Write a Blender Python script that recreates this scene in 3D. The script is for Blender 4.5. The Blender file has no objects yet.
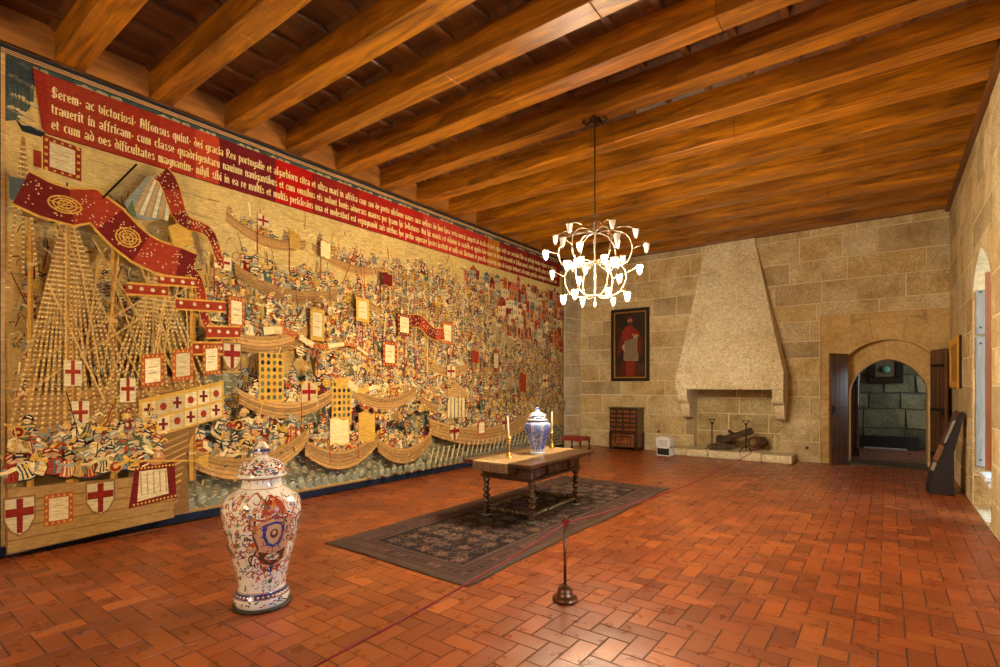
import bpy, bmesh, math, random
from mathutils import Vector, Matrix
import numpy as np

S = bpy.context.scene
COL = S.collection
PI = math.pi

# ------------------------------------------------------------------ camera, world, exposure
CAMX, CAMY, CAMZ = 6.603, 0.0, 1.6
RW, FAR, HB, BACK = 7.526, 12.485, 4.804, -7.0       # right wall x, far wall y, underside of beams, back wall y
cam = bpy.data.objects.new('camera', bpy.data.cameras.new('camera'))
COL.objects.link(cam); S.camera = cam
cam.location = (CAMX, CAMY, CAMZ)
cam.rotation_euler = (PI / 2, 0, 0.6416)
cam.data.sensor_width = 36.0
cam.data.lens = 517.8 / 1000 * 36.0
cam.data.shift_y = (385.0 - 333.5) / 1000
cam.data.clip_start = 0.02

W = bpy.data.worlds.new('sky'); S.world = W; W.use_nodes = True
W.node_tree.nodes['Background'].inputs[0].default_value = (0.55, 0.72, 1.0, 1)
W.node_tree.nodes['Background'].inputs[1].default_value = 1.6

S.view_settings.view_transform = 'Standard'
S.view_settings.look = 'None'
S.view_settings.gamma = 1
S.view_settings.use_curve_mapping = False
S.view_settings.exposure = 0.6
LAMP_POWER = 700.0          # radiance of a lit chandelier glass
DAY_POWER = 330.0

def area(name, loc, rot, sx, sy, power, color):
    l = bpy.data.lights.new(name, 'AREA'); l.shape = 'RECTANGLE'; l.size = sx; l.size_y = sy
    l.energy = power; l.color = color
    o = bpy.data.objects.new(name, l); COL.objects.link(o); o.location = loc; o.rotation_euler = rot
    return o
# daylight outside the right wall's window in view and two added unseen ones (they shine along -x)
for wy_ in (8.62, 2.6, -3.6):
    area('window_daylight', (RW + 1.75, wy_, 1.9), (0, PI / 2, 0), 2.8, 1.3, DAY_POWER * (0.34 if wy_ > 5 else 0.6), (0.5, 0.74, 1.0))
area('passage_fill', (9.2, 15.0, 2.2), (0, PI / 2, 0), 1.6, 1.2, 26, (0.85, 0.95, 0.9))  # added lamp that brightens the passage through a gap in its side wall

# ------------------------------------------------------------------ helpers
def srgb(r, g, b):
    f = lambda c: (c / 255 / 12.92) if c / 255 <= 0.04045 else ((c / 255 + 0.055) / 1.055) ** 2.4
    return (f(r), f(g), f(b), 1.0)

def hash_rng(seed): return random.Random(seed)

def link(o, parent=None):
    COL.objects.link(o)
    if parent: o.parent = parent
    return o

def tag(o, label=None, cat=None, group=None, kind=None):
    if label: o['label'] = label
    if cat: o['category'] = cat
    if group: o['group'] = group
    if kind: o['kind'] = kind
    return o

def empty(name, loc, rz=0.0, label=None, cat=None, group=None, kind=None):
    o = bpy.data.objects.new(name, None); o.empty_display_size = 0.1
    COL.objects.link(o); o.location = loc; o.rotation_euler = (0, 0, rz)
    return tag(o, label, cat, group, kind)

def copy_tree(o, parent=None):
    c = o.copy(); COL.objects.link(c); c.parent = parent
    for ch in [x for x in CHILD.get(o.name, [])]:
        copy_tree(ch, c)
    return c
CHILD = {}

class MB:
    """collects vertices and faces, with an optional colour for each face"""
    def __init__(s): s.v = []; s.f = []; s.c = []; s.sm = []
    def face(s, idx, c=None, sm=False): s.f.append(idx); s.c.append(c); s.sm.append(sm)
    def add(s, pts, faces, c=None, sm=False):
        n = len(s.v); s.v += [tuple(p) for p in pts]
        for f in faces: s.face([n + i for i in f], c, sm)
    def box(s, x0, x1, y0, y1, z0, z1, c=None, M=None):
        p = [Vector((x, y, z)) for z in (z0, z1) for y in (y0, y1) for x in (x0, x1)]
        if M is not None: p = [M @ q for q in p]
        s.add(p, [(0, 2, 3, 1), (4, 5, 7, 6), (0, 1, 5, 4), (2, 6, 7, 3), (0, 4, 6, 2), (1, 3, 7, 5)], c)
        return s
    def bbox(s, x0, x1, y0, y1, z0, z1, b=0.01, c=None, M=None):
        """box with chamfered edges"""
        X, Y, Z = (x0, x1), (y0, y1), (z0, z1)
        P = []; idx = {}
        for i in (0, 1):
            for j in (0, 1):
                for k in (0, 1):
                    sx, sy, sz = (1 - 2 * i) * b, (1 - 2 * j) * b, (1 - 2 * k) * b
                    for a, q in enumerate(((0, sy, sz), (sx, 0, sz), (sx, sy, 0))):
                        idx[i, j, k, a] = len(P)
                        P.append(Vector((X[i] + q[0], Y[j] + q[1], Z[k] + q[2])))
        F = []
        for i in (0, 1):
            F.append([idx[i, 0, 0, 0], idx[i, 1, 0, 0], idx[i, 1, 1, 0], idx[i, 0, 1, 0]])
            F.append([idx[0, i, 0, 1], idx[1, i, 0, 1], idx[1, i, 1, 1], idx[0, i, 1, 1]])
            F.append([idx[0, 0, i, 2], idx[1, 0, i, 2], idx[1, 1, i, 2], idx[0, 1, i, 2]])
        for i in (0, 1):
            for j in (0, 1):
                F.append([idx[i, j, 0, 0], idx[i, j, 1, 0], idx[i, j, 1, 1], idx[i, j, 0, 1]])
                F.append([idx[i, 0, j, 0], idx[i, 1, j, 0], idx[i, 1, j, 2], idx[i, 0, j, 2]])
                F.append([idx[0, i, j, 1], idx[1, i, j, 1], idx[1, i, j, 2], idx[0, i, j, 2]])
                for k in (0, 1): F.append([idx[i, j, k, 0], idx[i, j, k, 1], idx[i, j, k, 2]])
        if M is not None: P = [M @ q for q in P]
        s.add(P, F, c)
        return s
    def lathe(s, prof, n=32, cx=0, cy=0, c=None, sm=True, M=None, caps=True):
        P = []
        for r, z in prof:
            for k in range(n):
                a = 2 * PI * k / n
                P.append(Vector((cx + r * math.cos(a), cy + r * math.sin(a), z)))
        F = [[i * n + k, i * n + (k + 1) % n, (i + 1) * n + (k + 1) % n, (i + 1) * n + k]
             for i in range(len(prof) - 1) for k in range(n)]
        if M is not None: P = [M @ q for q in P]
        b = len(s.v); s.add(P, F, c, sm)
        if caps:
            if prof[0][0] > 1e-4: s.face([b + k for k in range(n)][::-1], c)
            if prof[-1][0] > 1e-4: s.face([b + (len(prof) - 1) * n + k for k in range(n)], c)
        return s
    def tube(s, path, r, n=8, c=None, sm=True, closed=False):
        path = [Vector(p) for p in path]; m = len(path)
        rr = r if isinstance(r, (list, tuple)) else [r] * m
        P = []; up = None
        for i, p in enumerate(path):
            if closed: t = path[(i + 1) % m] - path[(i - 1) % m]
            else: t = path[min(i + 1, m - 1)] - path[max(i - 1, 0)]
            t.normalize()
            if up is None:
                up = Vector((0, 0, 1)) if abs(t.z) < 0.9 else Vector((1, 0, 0))
            a = t.cross(up)
            if a.length < 1e-5: a = t.cross(Vector((1, 0.3, 0)))
            a.normalize(); b2 = a.cross(t); b2.normalize(); up = b2
            for k in range(n):
                q = 2 * PI * k / n
                P.append(p + (a * math.cos(q) + b2 * math.sin(q)) * rr[i])
        mm = m if closed else m - 1
        F = [[i * n + k, i * n + (k + 1) % n, ((i + 1) % m) * n + (k + 1) % n, ((i + 1) % m) * n + k]
             for i in range(mm) for k in range(n)]
        b = len(s.v); s.add(P, F, c, sm)
        if not closed:
            s.face([b + k for k in range(n)][::-1], c); s.face([b + (m - 1) * n + k for k in range(n)], c)
        return s
    def prism(s, poly, axis, a0, a1, c=None, sm=False, M=None):
        """extrude a polygon given in the two other axes along axis (0 x, 1 y, 2 z)"""
        def mk(p, a):
            q = [p[0], p[1]]; q.insert(axis, a); return Vector(q)
        n = len(poly); P = [mk(p, a0) for p in poly] + [mk(p, a1) for p in poly]
        if M is not None: P = [M @ q for q in P]
        F = [list(range(n))[::-1], list(range(n, 2 * n))] + [[i, (i + 1) % n, n + (i + 1) % n, n + i] for i in range(n)]
        b = len(s.v); s.add(P, F[:2], c); 
        for f in F[2:]: s.face([b + i for i in f], c, sm)
        return s
    def build(s, name, mat, parent=None, loc=None, default=(1, 1, 1, 1), fix=True):
        me = bpy.data.meshes.new(name)
        me.from_pydata(s.v, [], s.f)
        me.polygons.foreach_set('use_smooth', s.sm)
        if True:
            at = me.color_attributes.new('tint', 'FLOAT_COLOR', 'CORNER')
            buf = []
            for f, c in zip(s.f, s.c): buf += list(c or default) * len(f)
            at.data.foreach_set('color', buf)
        me.materials.append(mat)
        if fix:
            bm = bmesh.new(); bm.from_mesh(me); bmesh.ops.recalc_face_normals(bm, faces=bm.faces); bm.to_mesh(me); bm.free()
        o = bpy.data.objects.new(name, me); COL.objects.link(o)
        if parent:
            o.parent = parent; CHILD.setdefault(parent.name, []).append(o)
        if loc: o.location = loc
        return o

# ---- materials
def nt(name):
    m = bpy.data.materials.new(name); m.use_nodes = True
    t = m.node_tree; b = t.nodes['Principled BSDF']
    return m, t, b
def node(t, kind, **kw):
    n = t.nodes.new(kind)
    for k, v in kw.items():
        if k in n.inputs: n.inputs[k].default_value = v
        else: setattr(n, k, v)
    return n
def coords(t, scale=(1, 1, 1), kind='Object'):
    c = t.nodes.new('ShaderNodeTexCoord'); m = t.nodes.new('ShaderNodeMapping')
    m.inputs['Scale'].default_value = scale; t.links.new(c.outputs[kind], m.inputs[0]); return m.outputs[0]
def ramp(t, fac, stops):
    r = t.nodes.new('ShaderNodeValToRGB'); e = r.color_ramp.elements
    while len(e) < len(stops): e.new(0.5)
    for el, (p, c) in zip(e, stops): el.position = p; el.color = c
    t.links.new(fac, r.inputs[0]); return r.outputs[0]
def mix(t, fac, a, b, mode='MIX'):
    m = t.nodes.new('ShaderNodeMix'); m.data_type = 'RGBA'; m.blend_type = mode
    for s_, v in ((0, fac), (6, a), (7, b)):
        if hasattr(v, 'links'): t.links.new(v, m.inputs[s_])
        else: m.inputs[s_].default_value = v
    return m.outputs[2]
def bump(t, b, h, strength=0.3, dist=0.01):
    n = t.nodes.new('ShaderNodeBump'); n.inputs['Strength'].default_value = strength; n.inputs['Distance'].default_value = dist
    t.links.new(h, n.inputs['Height']); t.links.new(n.outputs[0], b.inputs['Normal'])
def noise(t, vec, scale, detail=4, rough=0.55, dist=0.0):
    n = node(t, 'ShaderNodeTexNoise', Scale=scale, Detail=detail, Roughness=rough, Distortion=dist)
    t.links.new(vec, n.inputs['Vector']); return n.outputs[0]

def plain(name, col, rough=0.5, metal=0.0, bmp=0.0, bscale=60, spec=0.5, coat=0.0):
    m, t, b = nt(name)
    v = coords(t)
    n = noise(t, v, 8, 3)
    c = mix(t, n, tuple(x * 0.86 for x in col[:3]) + (1,), tuple(min(1, x * 1.12) for x in col[:3]) + (1,))
    t.links.new(c, b.inputs['Base Color'])
    b.inputs['Roughness'].default_value = rough; b.inputs['Metallic'].default_value = metal
    b.inputs['Specular IOR Level'].default_value = spec; b.inputs['Coat Weight'].default_value = coat
    if bmp: bump(t, b, noise(t, v, bscale, 4), bmp, 0.004)
    return m
def tinted(name, rough=0.6, bmp=0.2, bscale=80, lo=0.82, hi=1.12, nscale=25, spec=0.4, coat=0.0, weave=None):
    """colour comes from the faces, with a fine noise over it"""
    m, t, b = nt(name)
    a = node(t, 'ShaderNodeVertexColor', layer_name='tint')
    v = coords(t)
    r = ramp(t, noise(t, v, nscale, 5, 0.6), [(0.25, (lo, lo, lo, 1)), (0.75, (hi, hi, hi, 1))])
    c = mix(t, 1.0, a.outputs[0], r, 'MULTIPLY')
    if weave:
        w = noise(t, coords(t, weave), 1, 2)
        c = mix(t, 1.0, c, ramp(t, w, [(0.3, (0.74, 0.74, 0.74, 1)), (0.7, (1.16, 1.16, 1.16, 1))]), 'MULTIPLY')
    t.links.new(c, b.inputs['Base Color'])
    b.inputs['Roughness'].default_value = rough; b.inputs['Specular IOR Level'].default_value = spec
    b.inputs['Coat Weight'].default_value = coat
    b.inputs['Coat Roughness'].default_value = 0.08
    if bmp: bump(t, b, noise(t, v, bscale, 3), bmp, 0.003)
    return m
def wood(name, dark, light, grain=(1, 14, 14), rough=0.35, bmp=0.15, coat=0.3, scale=1.0, knots=True):
    m, t, b = nt(name)
    v = coords(t, tuple(g * scale for g in grain))
    n1 = noise(t, v, 1.3, 6, 0.62, 1.2)
    c = ramp(t, n1, [(0.28, dark), (0.52, tuple((a + q) / 2 for a, q in zip(dark, light))), (0.74, light)])
    if knots:
        n2 = noise(t, coords(t, tuple(0.25 * g ** 0.6 for g in grain)), 3.0, 3)
        c = mix(t, 1.0, c, ramp(t, n2, [(0.3, (0.6, 0.55, 0.5, 1)), (0.55, (1.05, 1.05, 1.05, 1))]), 'MULTIPLY')
    a = node(t, 'ShaderNodeVertexColor', layer_name='tint'); c = mix(t, 1.0, c, a.outputs[0], 'MULTIPLY')
    t.links.new(c, b.inputs['Base Color'])
    b.inputs['Roughness'].default_value = rough; b.inputs['Coat Weight'].default_value = coat
    b.inputs['Coat Roughness'].default_value = 0.25
    bump(t, b, n1, bmp, 0.004)
    return m
def stone(name, base, dark, light, tint=True, speck=1.0, rough=0.85, bmp=0.6):
    m, t, b = nt(name)
    v = coords(t)
    big = noise(t, v, 1.7, 6, 0.65, 0.4)
    mid = noise(t, v, 14, 5, 0.7)
    fine = noise(t, v, 48, 3, 0.75)
    c = ramp(t, big, [(0.3, dark), (0.5, base), (0.72, light)])
    c = mix(t, 1.0, c, ramp(t, mid, [(0.3, (0.78, 0.77, 0.75, 1)), (0.62, (1.08, 1.08, 1.06, 1))]), 'MULTIPLY')
    k = 0.45 if speck else 0.9
    c = mix(t, 1.0, c, ramp(t, fine, [(0.34, (k, k * 0.96, k * 0.9, 1)), (0.5, (1, 1, 1, 1)), (0.7, (1.15, 1.15, 1.13, 1))]), 'MULTIPLY')
    if tint:
        a = node(t, 'ShaderNodeVertexColor', layer_name='tint')
        c = mix(t, 1.0, c, a.outputs[0], 'MULTIPLY')
    t.links.new(c, b.inputs['Base Color'])
    b.inputs['Roughness'].default_value = rough; b.inputs['Specular IOR Level'].default_value = 0.2
    h = node(t, 'ShaderNodeMath', operation='ADD'); t.links.new(mid, h.inputs[0]); t.links.new(fine, h.inputs[1])
    bump(t, b, h.outputs[0], bmp, 0.012)
    return m
def glow(name, col, strength):
    m, t, b = nt(name)
    b.inputs['Base Color'].default_value = col; b.inputs['Emission Color'].default_value = col
    b.inputs['Emission Strength'].default_value = strength; b.inputs['Roughness'].default_value = 0.3
    return m

# ---- flat shapes laid on a surface, each a hair above the shapes it covers
class Paint:
    def __init__(s, mapf, w, h, cell=0.05, step=0.00012, u0=0.0, v0=0.0):
        s.m = MB(); s.map = mapf; s.cell = cell; s.step = step; s.u0 = u0; s.v0 = v0
        s.nx = int(w / cell) + 2; s.ny = int(h / cell) + 2
        s.H = np.zeros((s.nx, s.ny), np.float32)
    def _cells(s, a0, a1, b0, b1):
        i0 = max(0, int((a0 - s.u0) / s.cell)); i1 = min(s.nx, int((a1 - s.u0) / s.cell) + 1)
        j0 = max(0, int((b0 - s.v0) / s.cell)); j1 = min(s.ny, int((b1 - s.v0) / s.cell) + 1)
        return i0, max(i0 + 1, i1), j0, max(j0 + 1, j1)
    cut = None
    def poly(s, pts, c):
        if s.cut:
            us = [p[0] for p in pts]; vs = [p[1] for p in pts]; du, dv = s.cut
            if max(us) - min(us) > du * 1.3 or max(vs) - min(vs) > dv * 1.3:
                def clip(P, ax, lim, sg):
                    out = []
                    for i in range(len(P)):
                        a, b = P[i], P[(i + 1) % len(P)]; da, db = sg * (a[ax] - lim), sg * (b[ax] - lim)
                        if da >= 0: out.append(a)
                        if (da >= 0) != (db >= 0):
                            t = da / (da - db); out.append((a[0] + (b[0] - a[0]) * t, a[1] + (b[1] - a[1]) * t))
                    return out
                h = None
                i0, i1, j0, j1 = s._cells(min(us), max(us), min(vs), max(vs))
                if i0 >= s.nx or j0 >= s.ny: return
                h = float(s.H[i0:i1, j0:j1].max()) + s.step; s.H[i0:i1, j0:j1] = h
                a = math.floor(min(us) / du)
                while a * du < max(us):
                    P = clip(clip(pts, 0, a * du, 1), 0, (a + 1) * du, -1) if pts else []
                    b = math.floor(min(vs) / dv)
                    while P and b * dv < max(vs):
                        Q = clip(clip(P, 1, b * dv, 1), 1, (b + 1) * dv, -1)
                        if len(Q) > 2:
                            n = len(s.m.v); s.m.v += [s.map(u, v, h) for u, v in Q]; s.m.face(list(range(n, n + len(Q))), c)
                        b += 1
                    a += 1
                return
        us = [p[0] for p in pts]; vs = [p[1] for p in pts]
        i0, i1, j0, j1 = s._cells(min(us), max(us), min(vs), max(vs))
        if i0 >= s.nx or j0 >= s.ny: return
        h = float(s.H[i0:i1, j0:j1].max()) + s.step
        s.H[i0:i1, j0:j1] = h
        n = len(s.m.v); s.m.v += [s.map(u, v, h) for u, v in pts]
        s.m.face(list(range(n, n + len(pts))), c)
    def rect(s, u0, u1, v0, v1, c): s.poly([(u0, v0), (u1, v0), (u1, v1), (u0, v1)], c)
    def ell(s, u, v, a, b, c, n=8, rot=0.0):
        cr, sr = math.cos(rot), math.sin(rot)
        s.poly([(u + a * math.cos(2 * PI * k / n) * cr - b * math.sin(2 * PI * k / n) * sr,
                 v + a * math.cos(2 * PI * k / n) * sr + b * math.sin(2 * PI * k / n) * cr) for k in range(n)], c)
    def line(s, p, q, w, c, seg=0.12):
        d = math.hypot(q[0] - p[0], q[1] - p[1])
        if d < 1e-6: return
        nx, ny = -(q[1] - p[1]) / d * w / 2, (q[0] - p[0]) / d * w / 2
        k = max(1, int(d / seg))
        # one height for the whole line
        H = []
        for i in range(k + 1):
            t = i / k; u = p[0] + (q[0] - p[0]) * t; v = p[1] + (q[1] - p[1]) * t
            a, b_, c_, d_ = s._cells(u - w / 2, u + w / 2, v - w / 2, v + w / 2)
            if a < s.nx and c_ < s.ny: H.append((a, b_, c_, d_))
        if not H: return
        for i in range(k):
            t0, t1 = i / k, (i + 1) / k
            P = []
            for t, sg in ((t0, 1), (t1, 1), (t1, -1), (t0, -1)):
                P.append((p[0] + (q[0] - p[0]) * t + sg * nx, p[1] + (q[1] - p[1]) * t + sg * ny))
            s.poly(P, c)
    def path(s, pts, w, c):
        for a, b in zip(pts, pts[1:]): s.line(a, b, w, c)
    def arc(s, u, v, r, a0, a1, w, c, n=5, sy=1.0):
        P = [(u + r * math.cos(a0 + (a1 - a0) * k / n), v + sy * r * math.sin(a0 + (a1 - a0) * k / n)) for k in range(n + 1)]
        s.path(P, w, c)
    def build(s, name, mat, parent=None): return s.m.build(name, mat, parent, fix=False)

# ------------------------------------------------------------------ materials
M_BEAM = wood('beam_wood', srgb(88, 47, 4), srgb(216, 138, 12), (0.9, 9, 9), rough=0.45, coat=0.2)
M_BOARD = wood('board_wood', srgb(64, 34, 10), srgb(124, 70, 18), (7, 0.9, 7), rough=0.5, coat=0.1)
M_FRIEZE = wood('frieze_wood', srgb(132, 78, 24), srgb(184, 120, 46), (8, 0.8, 8), rough=0.5, coat=0.1)
M_STONE = stone('granite_block', srgb(216, 198, 158), srgb(184, 160, 116), srgb(236, 224, 192))
M_SMOOTH = stone('dressed_stone', srgb(212, 184, 132), srgb(190, 158, 104), srgb(224, 200, 152), speck=0, bmp=0.25)
M_MORTAR = plain('pale_mortar', srgb(226, 212, 174), 0.9, bmp=0.4, bscale=90)
M_HOOD = stone('hood_granite', srgb(238, 224, 188), srgb(216, 196, 154), srgb(246, 236, 208), tint=True, bmp=0.5)
M_ROUGH = stone('rough_granite', srgb(120, 118, 98), srgb(82, 82, 70), srgb(150, 146, 124), bmp=0.8)
M_TILE = None
def tile_mat():
    m, t, b = nt('terracotta_tile')
    a = node(t, 'ShaderNodeVertexColor', layer_name='tint')
    v = coords(t)
    n1 = noise(t, v, 7, 4, 0.55); n2 = noise(t, v, 1.1, 3); n3 = noise(t, v, 60, 3, 0.7)
    c = mix(t, 1.0, a.outputs[0], ramp(t, n1, [(0.25, (0.85, 0.82, 0.8, 1)), (0.7, (1.08, 1.08, 1.06, 1))]), 'MULTIPLY')
    c = mix(t, 1.0, c, ramp(t, n2, [(0.3, (0.84, 0.8, 0.78, 1)), (0.65, (1.08, 1.08, 1.08, 1))]), 'MULTIPLY')
    c = mix(t, 1.0, c, ramp(t, n3, [(0.27, (0.7, 0.66, 0.64, 1)), (0.36, (1, 1, 1, 1))]), 'MULTIPLY')
    t.links.new(c, b.inputs['Base Color'])
    r = ramp(t, n1, [(0.3, (0.25, 0.25, 0.25, 1)), (0.7, (0.36, 0.36, 0.36, 1))]); t.links.new(r, b.inputs['Roughness'])
    b.inputs['Specular IOR Level'].default_value = 0.5
    h = node(t, 'ShaderNodeMath', operation='ADD'); t.links.new(n1, h.inputs[0]); t.links.new(n3, h.inputs[1])
    bump(t, b, h.outputs[0], 0.25, 0.006)
    return m
M_TILE = tile_mat()
M_GROUT = plain('dark_grout', srgb(80, 46, 24), 0.9, bmp=0.3)

# ------------------------------------------------------------------ floor: herringbone terracotta
TOP = HB + 0.31
rng = random.Random(5)
mb = MB(); mb.box(-0.3, RW + 0.2, BACK - 0.3, FAR + 0.9, -0.12, -0.0035)
floor = mb.build('floor', M_GROUT); tag(floor, kind='structure')
U = 0.137; ox, oy = 4.233, 2.775
tm = MB()
def tile(x0, x1, y0, y1):
    x0, x1 = max(x0, 0.0), min(x1, RW); y0, y1 = max(y0, BACK), min(y1, FAR)
    if x1 - x0 < 0.03 or y1 - y0 < 0.03: return
    g = 0.0032; b = 0.0008
    x0 += g + rng.uniform(0, .003); x1 -= g + rng.uniform(0, .003); y0 += g + rng.uniform(0, .003); y1 -= g + rng.uniform(0, .003)
    base = rng.choice([(150, 76, 34), (156, 82, 36), (144, 70, 32), (166, 88, 40), (138, 67, 30), (154, 78, 36), (132, 65, 33), (160, 82, 36), (146, 71, 34)])
    k = rng.uniform(0.93, 1.06); c = srgb(*(min(255, q * k) for q in base))
    tl = [rng.uniform(-0.0010, 0.0010) for _ in range(4)]
    P = [(x0, y0, -0.0035), (x1, y0, -0.0035), (x1, y1, -0.0035), (x0, y1, -0.0035),
         (x0 + b, y0 + b, tl[0] - 0.001), (x1 - b, y0 + b, tl[1] - 0.001), (x1 - b, y1 - b, tl[2] - 0.001), (x0 + b, y1 - b, tl[3] - 0.001)]
    tm.add(P, [(4, 5, 6, 7), (0, 1, 5, 4), (1, 2, 6, 5), (2, 3, 7, 6), (3, 0, 4, 7)], c)
for i in range(-33, 27):
    for j in range(-74, 74):
        m_ = (i - j) % 4
        x, y = ox + i * U, oy + j * U
        if m_ == 0: tile(x, x + 2 * U, y, y + U)
        elif m_ == 3: tile(x, x + U, y, y + 2 * U)
tiles = tm.build('floor_tiles', M_TILE, floor)

# ------------------------------------------------------------------ ashlar walls
def sub_rect(r, h):
    a0, a1, b0, b1 = r; c0, c1, d0, d1 = h
    if a1 <= c0 or a0 >= c1 or b1 <= d0 or b0 >= d1: return [r]
    out = []
    if a0 < c0: out.append((a0, c0, b0, b1))
    if a1 > c1: out.append((c1, a1, b0, b1))
    m0, m1 = max(a0, c0), min(a1, c1)
    if b0 < d0: out.append((m0, m1, b0, d0))
    if b1 > d1: out.append((m0, m1, d1, b1))
    return out
TONES = [(1, 1, 1), (0.95, 0.92, 0.86), (0.82, 0.78, 0.72), (1.08, 1.05, 0.98), (0.94, 0.87, 0.74), (1.02, 0.95, 0.8), (0.72, 0.69, 0.64), (1.0, 0.98, 0.94), (0.92, 0.84, 0.68)]
def ashlar(name, mapf, u0, u1, v0, v1, seed, holes=(), parent=None, rows=(0.34, 0.5), wid=(0.5, 1.45), raise_=0.008, gap=0.010, mat=None, tones=TONES, jit=0.008):
    r = random.Random(seed); m = MB(); v = v0
    while v < v1 - 0.02:
        h = r.uniform(*rows); 
        if v + h > v1 - 0.12: h = v1 - v
        u = u0 - r.uniform(0, wid[0])
        while u < u1:
            w = r.uniform(*wid)
            rects = [(max(u, u0), min(u + w, u1), v, v + h)]
            tc = r.choice(tones); k = r.uniform(0.93, 1.05); tint = tuple(q * k for q in tc) + (1,)
            for hl in holes: rects = [q for rr in rects for q in sub_rect(rr, hl)]
            for a0, a1, b0, b1 in rects:
                if a1 - a0 < 0.05 or b1 - b0 < 0.05: continue
                g = gap; bb = 0.008
                J = lambda: r.uniform(-jit, jit)
                P0 = [(a0 + g + J(), b0 + g + J()), (a1 - g + J(), b0 + g + J()), (a1 - g + J(), b1 - g + J()), (a0 + g + J(), b1 - g + J())]
                cu, cv = (a0 + a1) / 2, (b0 + b1) / 2
                P1 = [(p[0] + math.copysign(bb, cu - p[0]), p[1] + math.copysign(bb, cv - p[1])) for p in P0]
                hh = raise_ * r.uniform(0.5, 1.3)
                pts = [mapf(p[0], p[1], 0.0) for p in P0] + [mapf(p[0], p[1], hh) for p in P1]
                m.add(pts, [(4, 5, 6, 7), (0, 1, 5, 4), (1, 2, 6, 5), (2, 3, 7, 6), (3, 0, 4, 7)], tint)
            u += w
        v += h
    return m.build(name, mat or M_STONE, parent)

far_map = lambda u, v, h: (u, FAR - h, v)
left_map = lambda u, v, h: (h, u, v)
right_map = lambda u, v, h: (RW - h, u, v)
back_map = lambda u, v, h: (u, BACK + h, v)

# far wall with its fireplace recess and arched doorway
DX0, DX1, DZ = 5.93, 7.29, 2.72      # doorway block
FX0, FX1, FZ = 2.96, 4.78, 1.62      # firebox
m = MB()
for a, b_ in ((-0.4, FX0), (FX1, DX0), (DX1, RW)): m.box(a, b_, FAR, FAR + 0.85, -0.1, TOP)
m.box(FX0, FX1, FAR, FAR + 0.85, FZ, TOP); m.box(FX0, FX1, FAR + 0.32, FAR + 0.85, -0.1, FZ)
m.box(DX0, DX1, FAR, FAR + 0.85, DZ, TOP); m.box(RW, RW + 1.3, FAR, FAR + 0.85, -0.1, TOP)
wall_far = m.build('wall_far', M_MORTAR); tag(wall_far, kind='structure')
ashlar('stone_blocks', far_map, 0, RW, 0, TOP, 11, [(FX0, FX1, 0, FZ), (5.5, RW, 0, 3.02)], wall_far)
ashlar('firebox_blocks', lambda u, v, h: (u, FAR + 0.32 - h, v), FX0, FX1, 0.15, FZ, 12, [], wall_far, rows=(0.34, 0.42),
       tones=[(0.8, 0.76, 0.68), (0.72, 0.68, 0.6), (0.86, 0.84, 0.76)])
# arch pieces of the doorway
def arch_hole(x0, x1, spring, apex, n=18, pointed=0.0):
    c = (x0 + x1) / 2; hw = (x1 - x0) / 2; P = []
    for k in range(n + 1):
        t = k / n; a = PI * (1 - t)
        x = c + hw * math.cos(a); z = math.sin(a)
        z = (1 - pointed) * z + pointed * (1 - abs(x - c) / hw)
        P.append((x, spring + (apex - spring) * z))
    return P
def seg_arc(x0, x1, spring, apex, n=16):
    c = (x0 + x1) / 2; hw = (x1 - x0) / 2; s_ = apex - spring; R = (hw * hw + s_ * s_) / (2 * s_)
    return [(x0 + (x1 - x0) * k / n, apex - R + math.sqrt(R * R - (x0 + (x1 - x0) * k / n - c) ** 2)) for k in range(n + 1)]
def n_piece(name, arc, X0, X1, Z, y0, y1, mat, parent):
    """a slab with an arched hole, from strips between arc points and the top"""
    m = MB(); P = arc
    m.box(X0, P[0][0], y0, y1, 0, Z, (1, 1, 1, 1)); m.box(P[-1][0], X1, y0, y1, 0, Z, (1, 1, 1, 1))
    for (xa, za), (xb, zb) in zip(P, P[1:]):
        if xb - xa < 1e-5: continue
        m.prism([(xa, za), (xb, zb), (xb, Z), (xa, Z)], 1, y0, y1, (1, 1, 1, 1))
    return m.build(name, mat, parent)
outer = seg_arc(5.96, 7.27, 2.17, 2.48)
inner = arch_hole(5.99, 7.23, 1.42, 2.12, pointed=0.12)
n_piece('door_rebate', outer, DX0, DX1, DZ, FAR, FAR + 0.24, M_SMOOTH, wall_far)
m = MB(); P = inner
T1 = (0.97, 0.93, 0.84, 1)
cxa = 6.61
n_piece('pointed_arch', inner, DX0, DX1, DZ, FAR + 0.24, FAR + 0.85, M_SMOOTH, wall_far)
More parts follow.
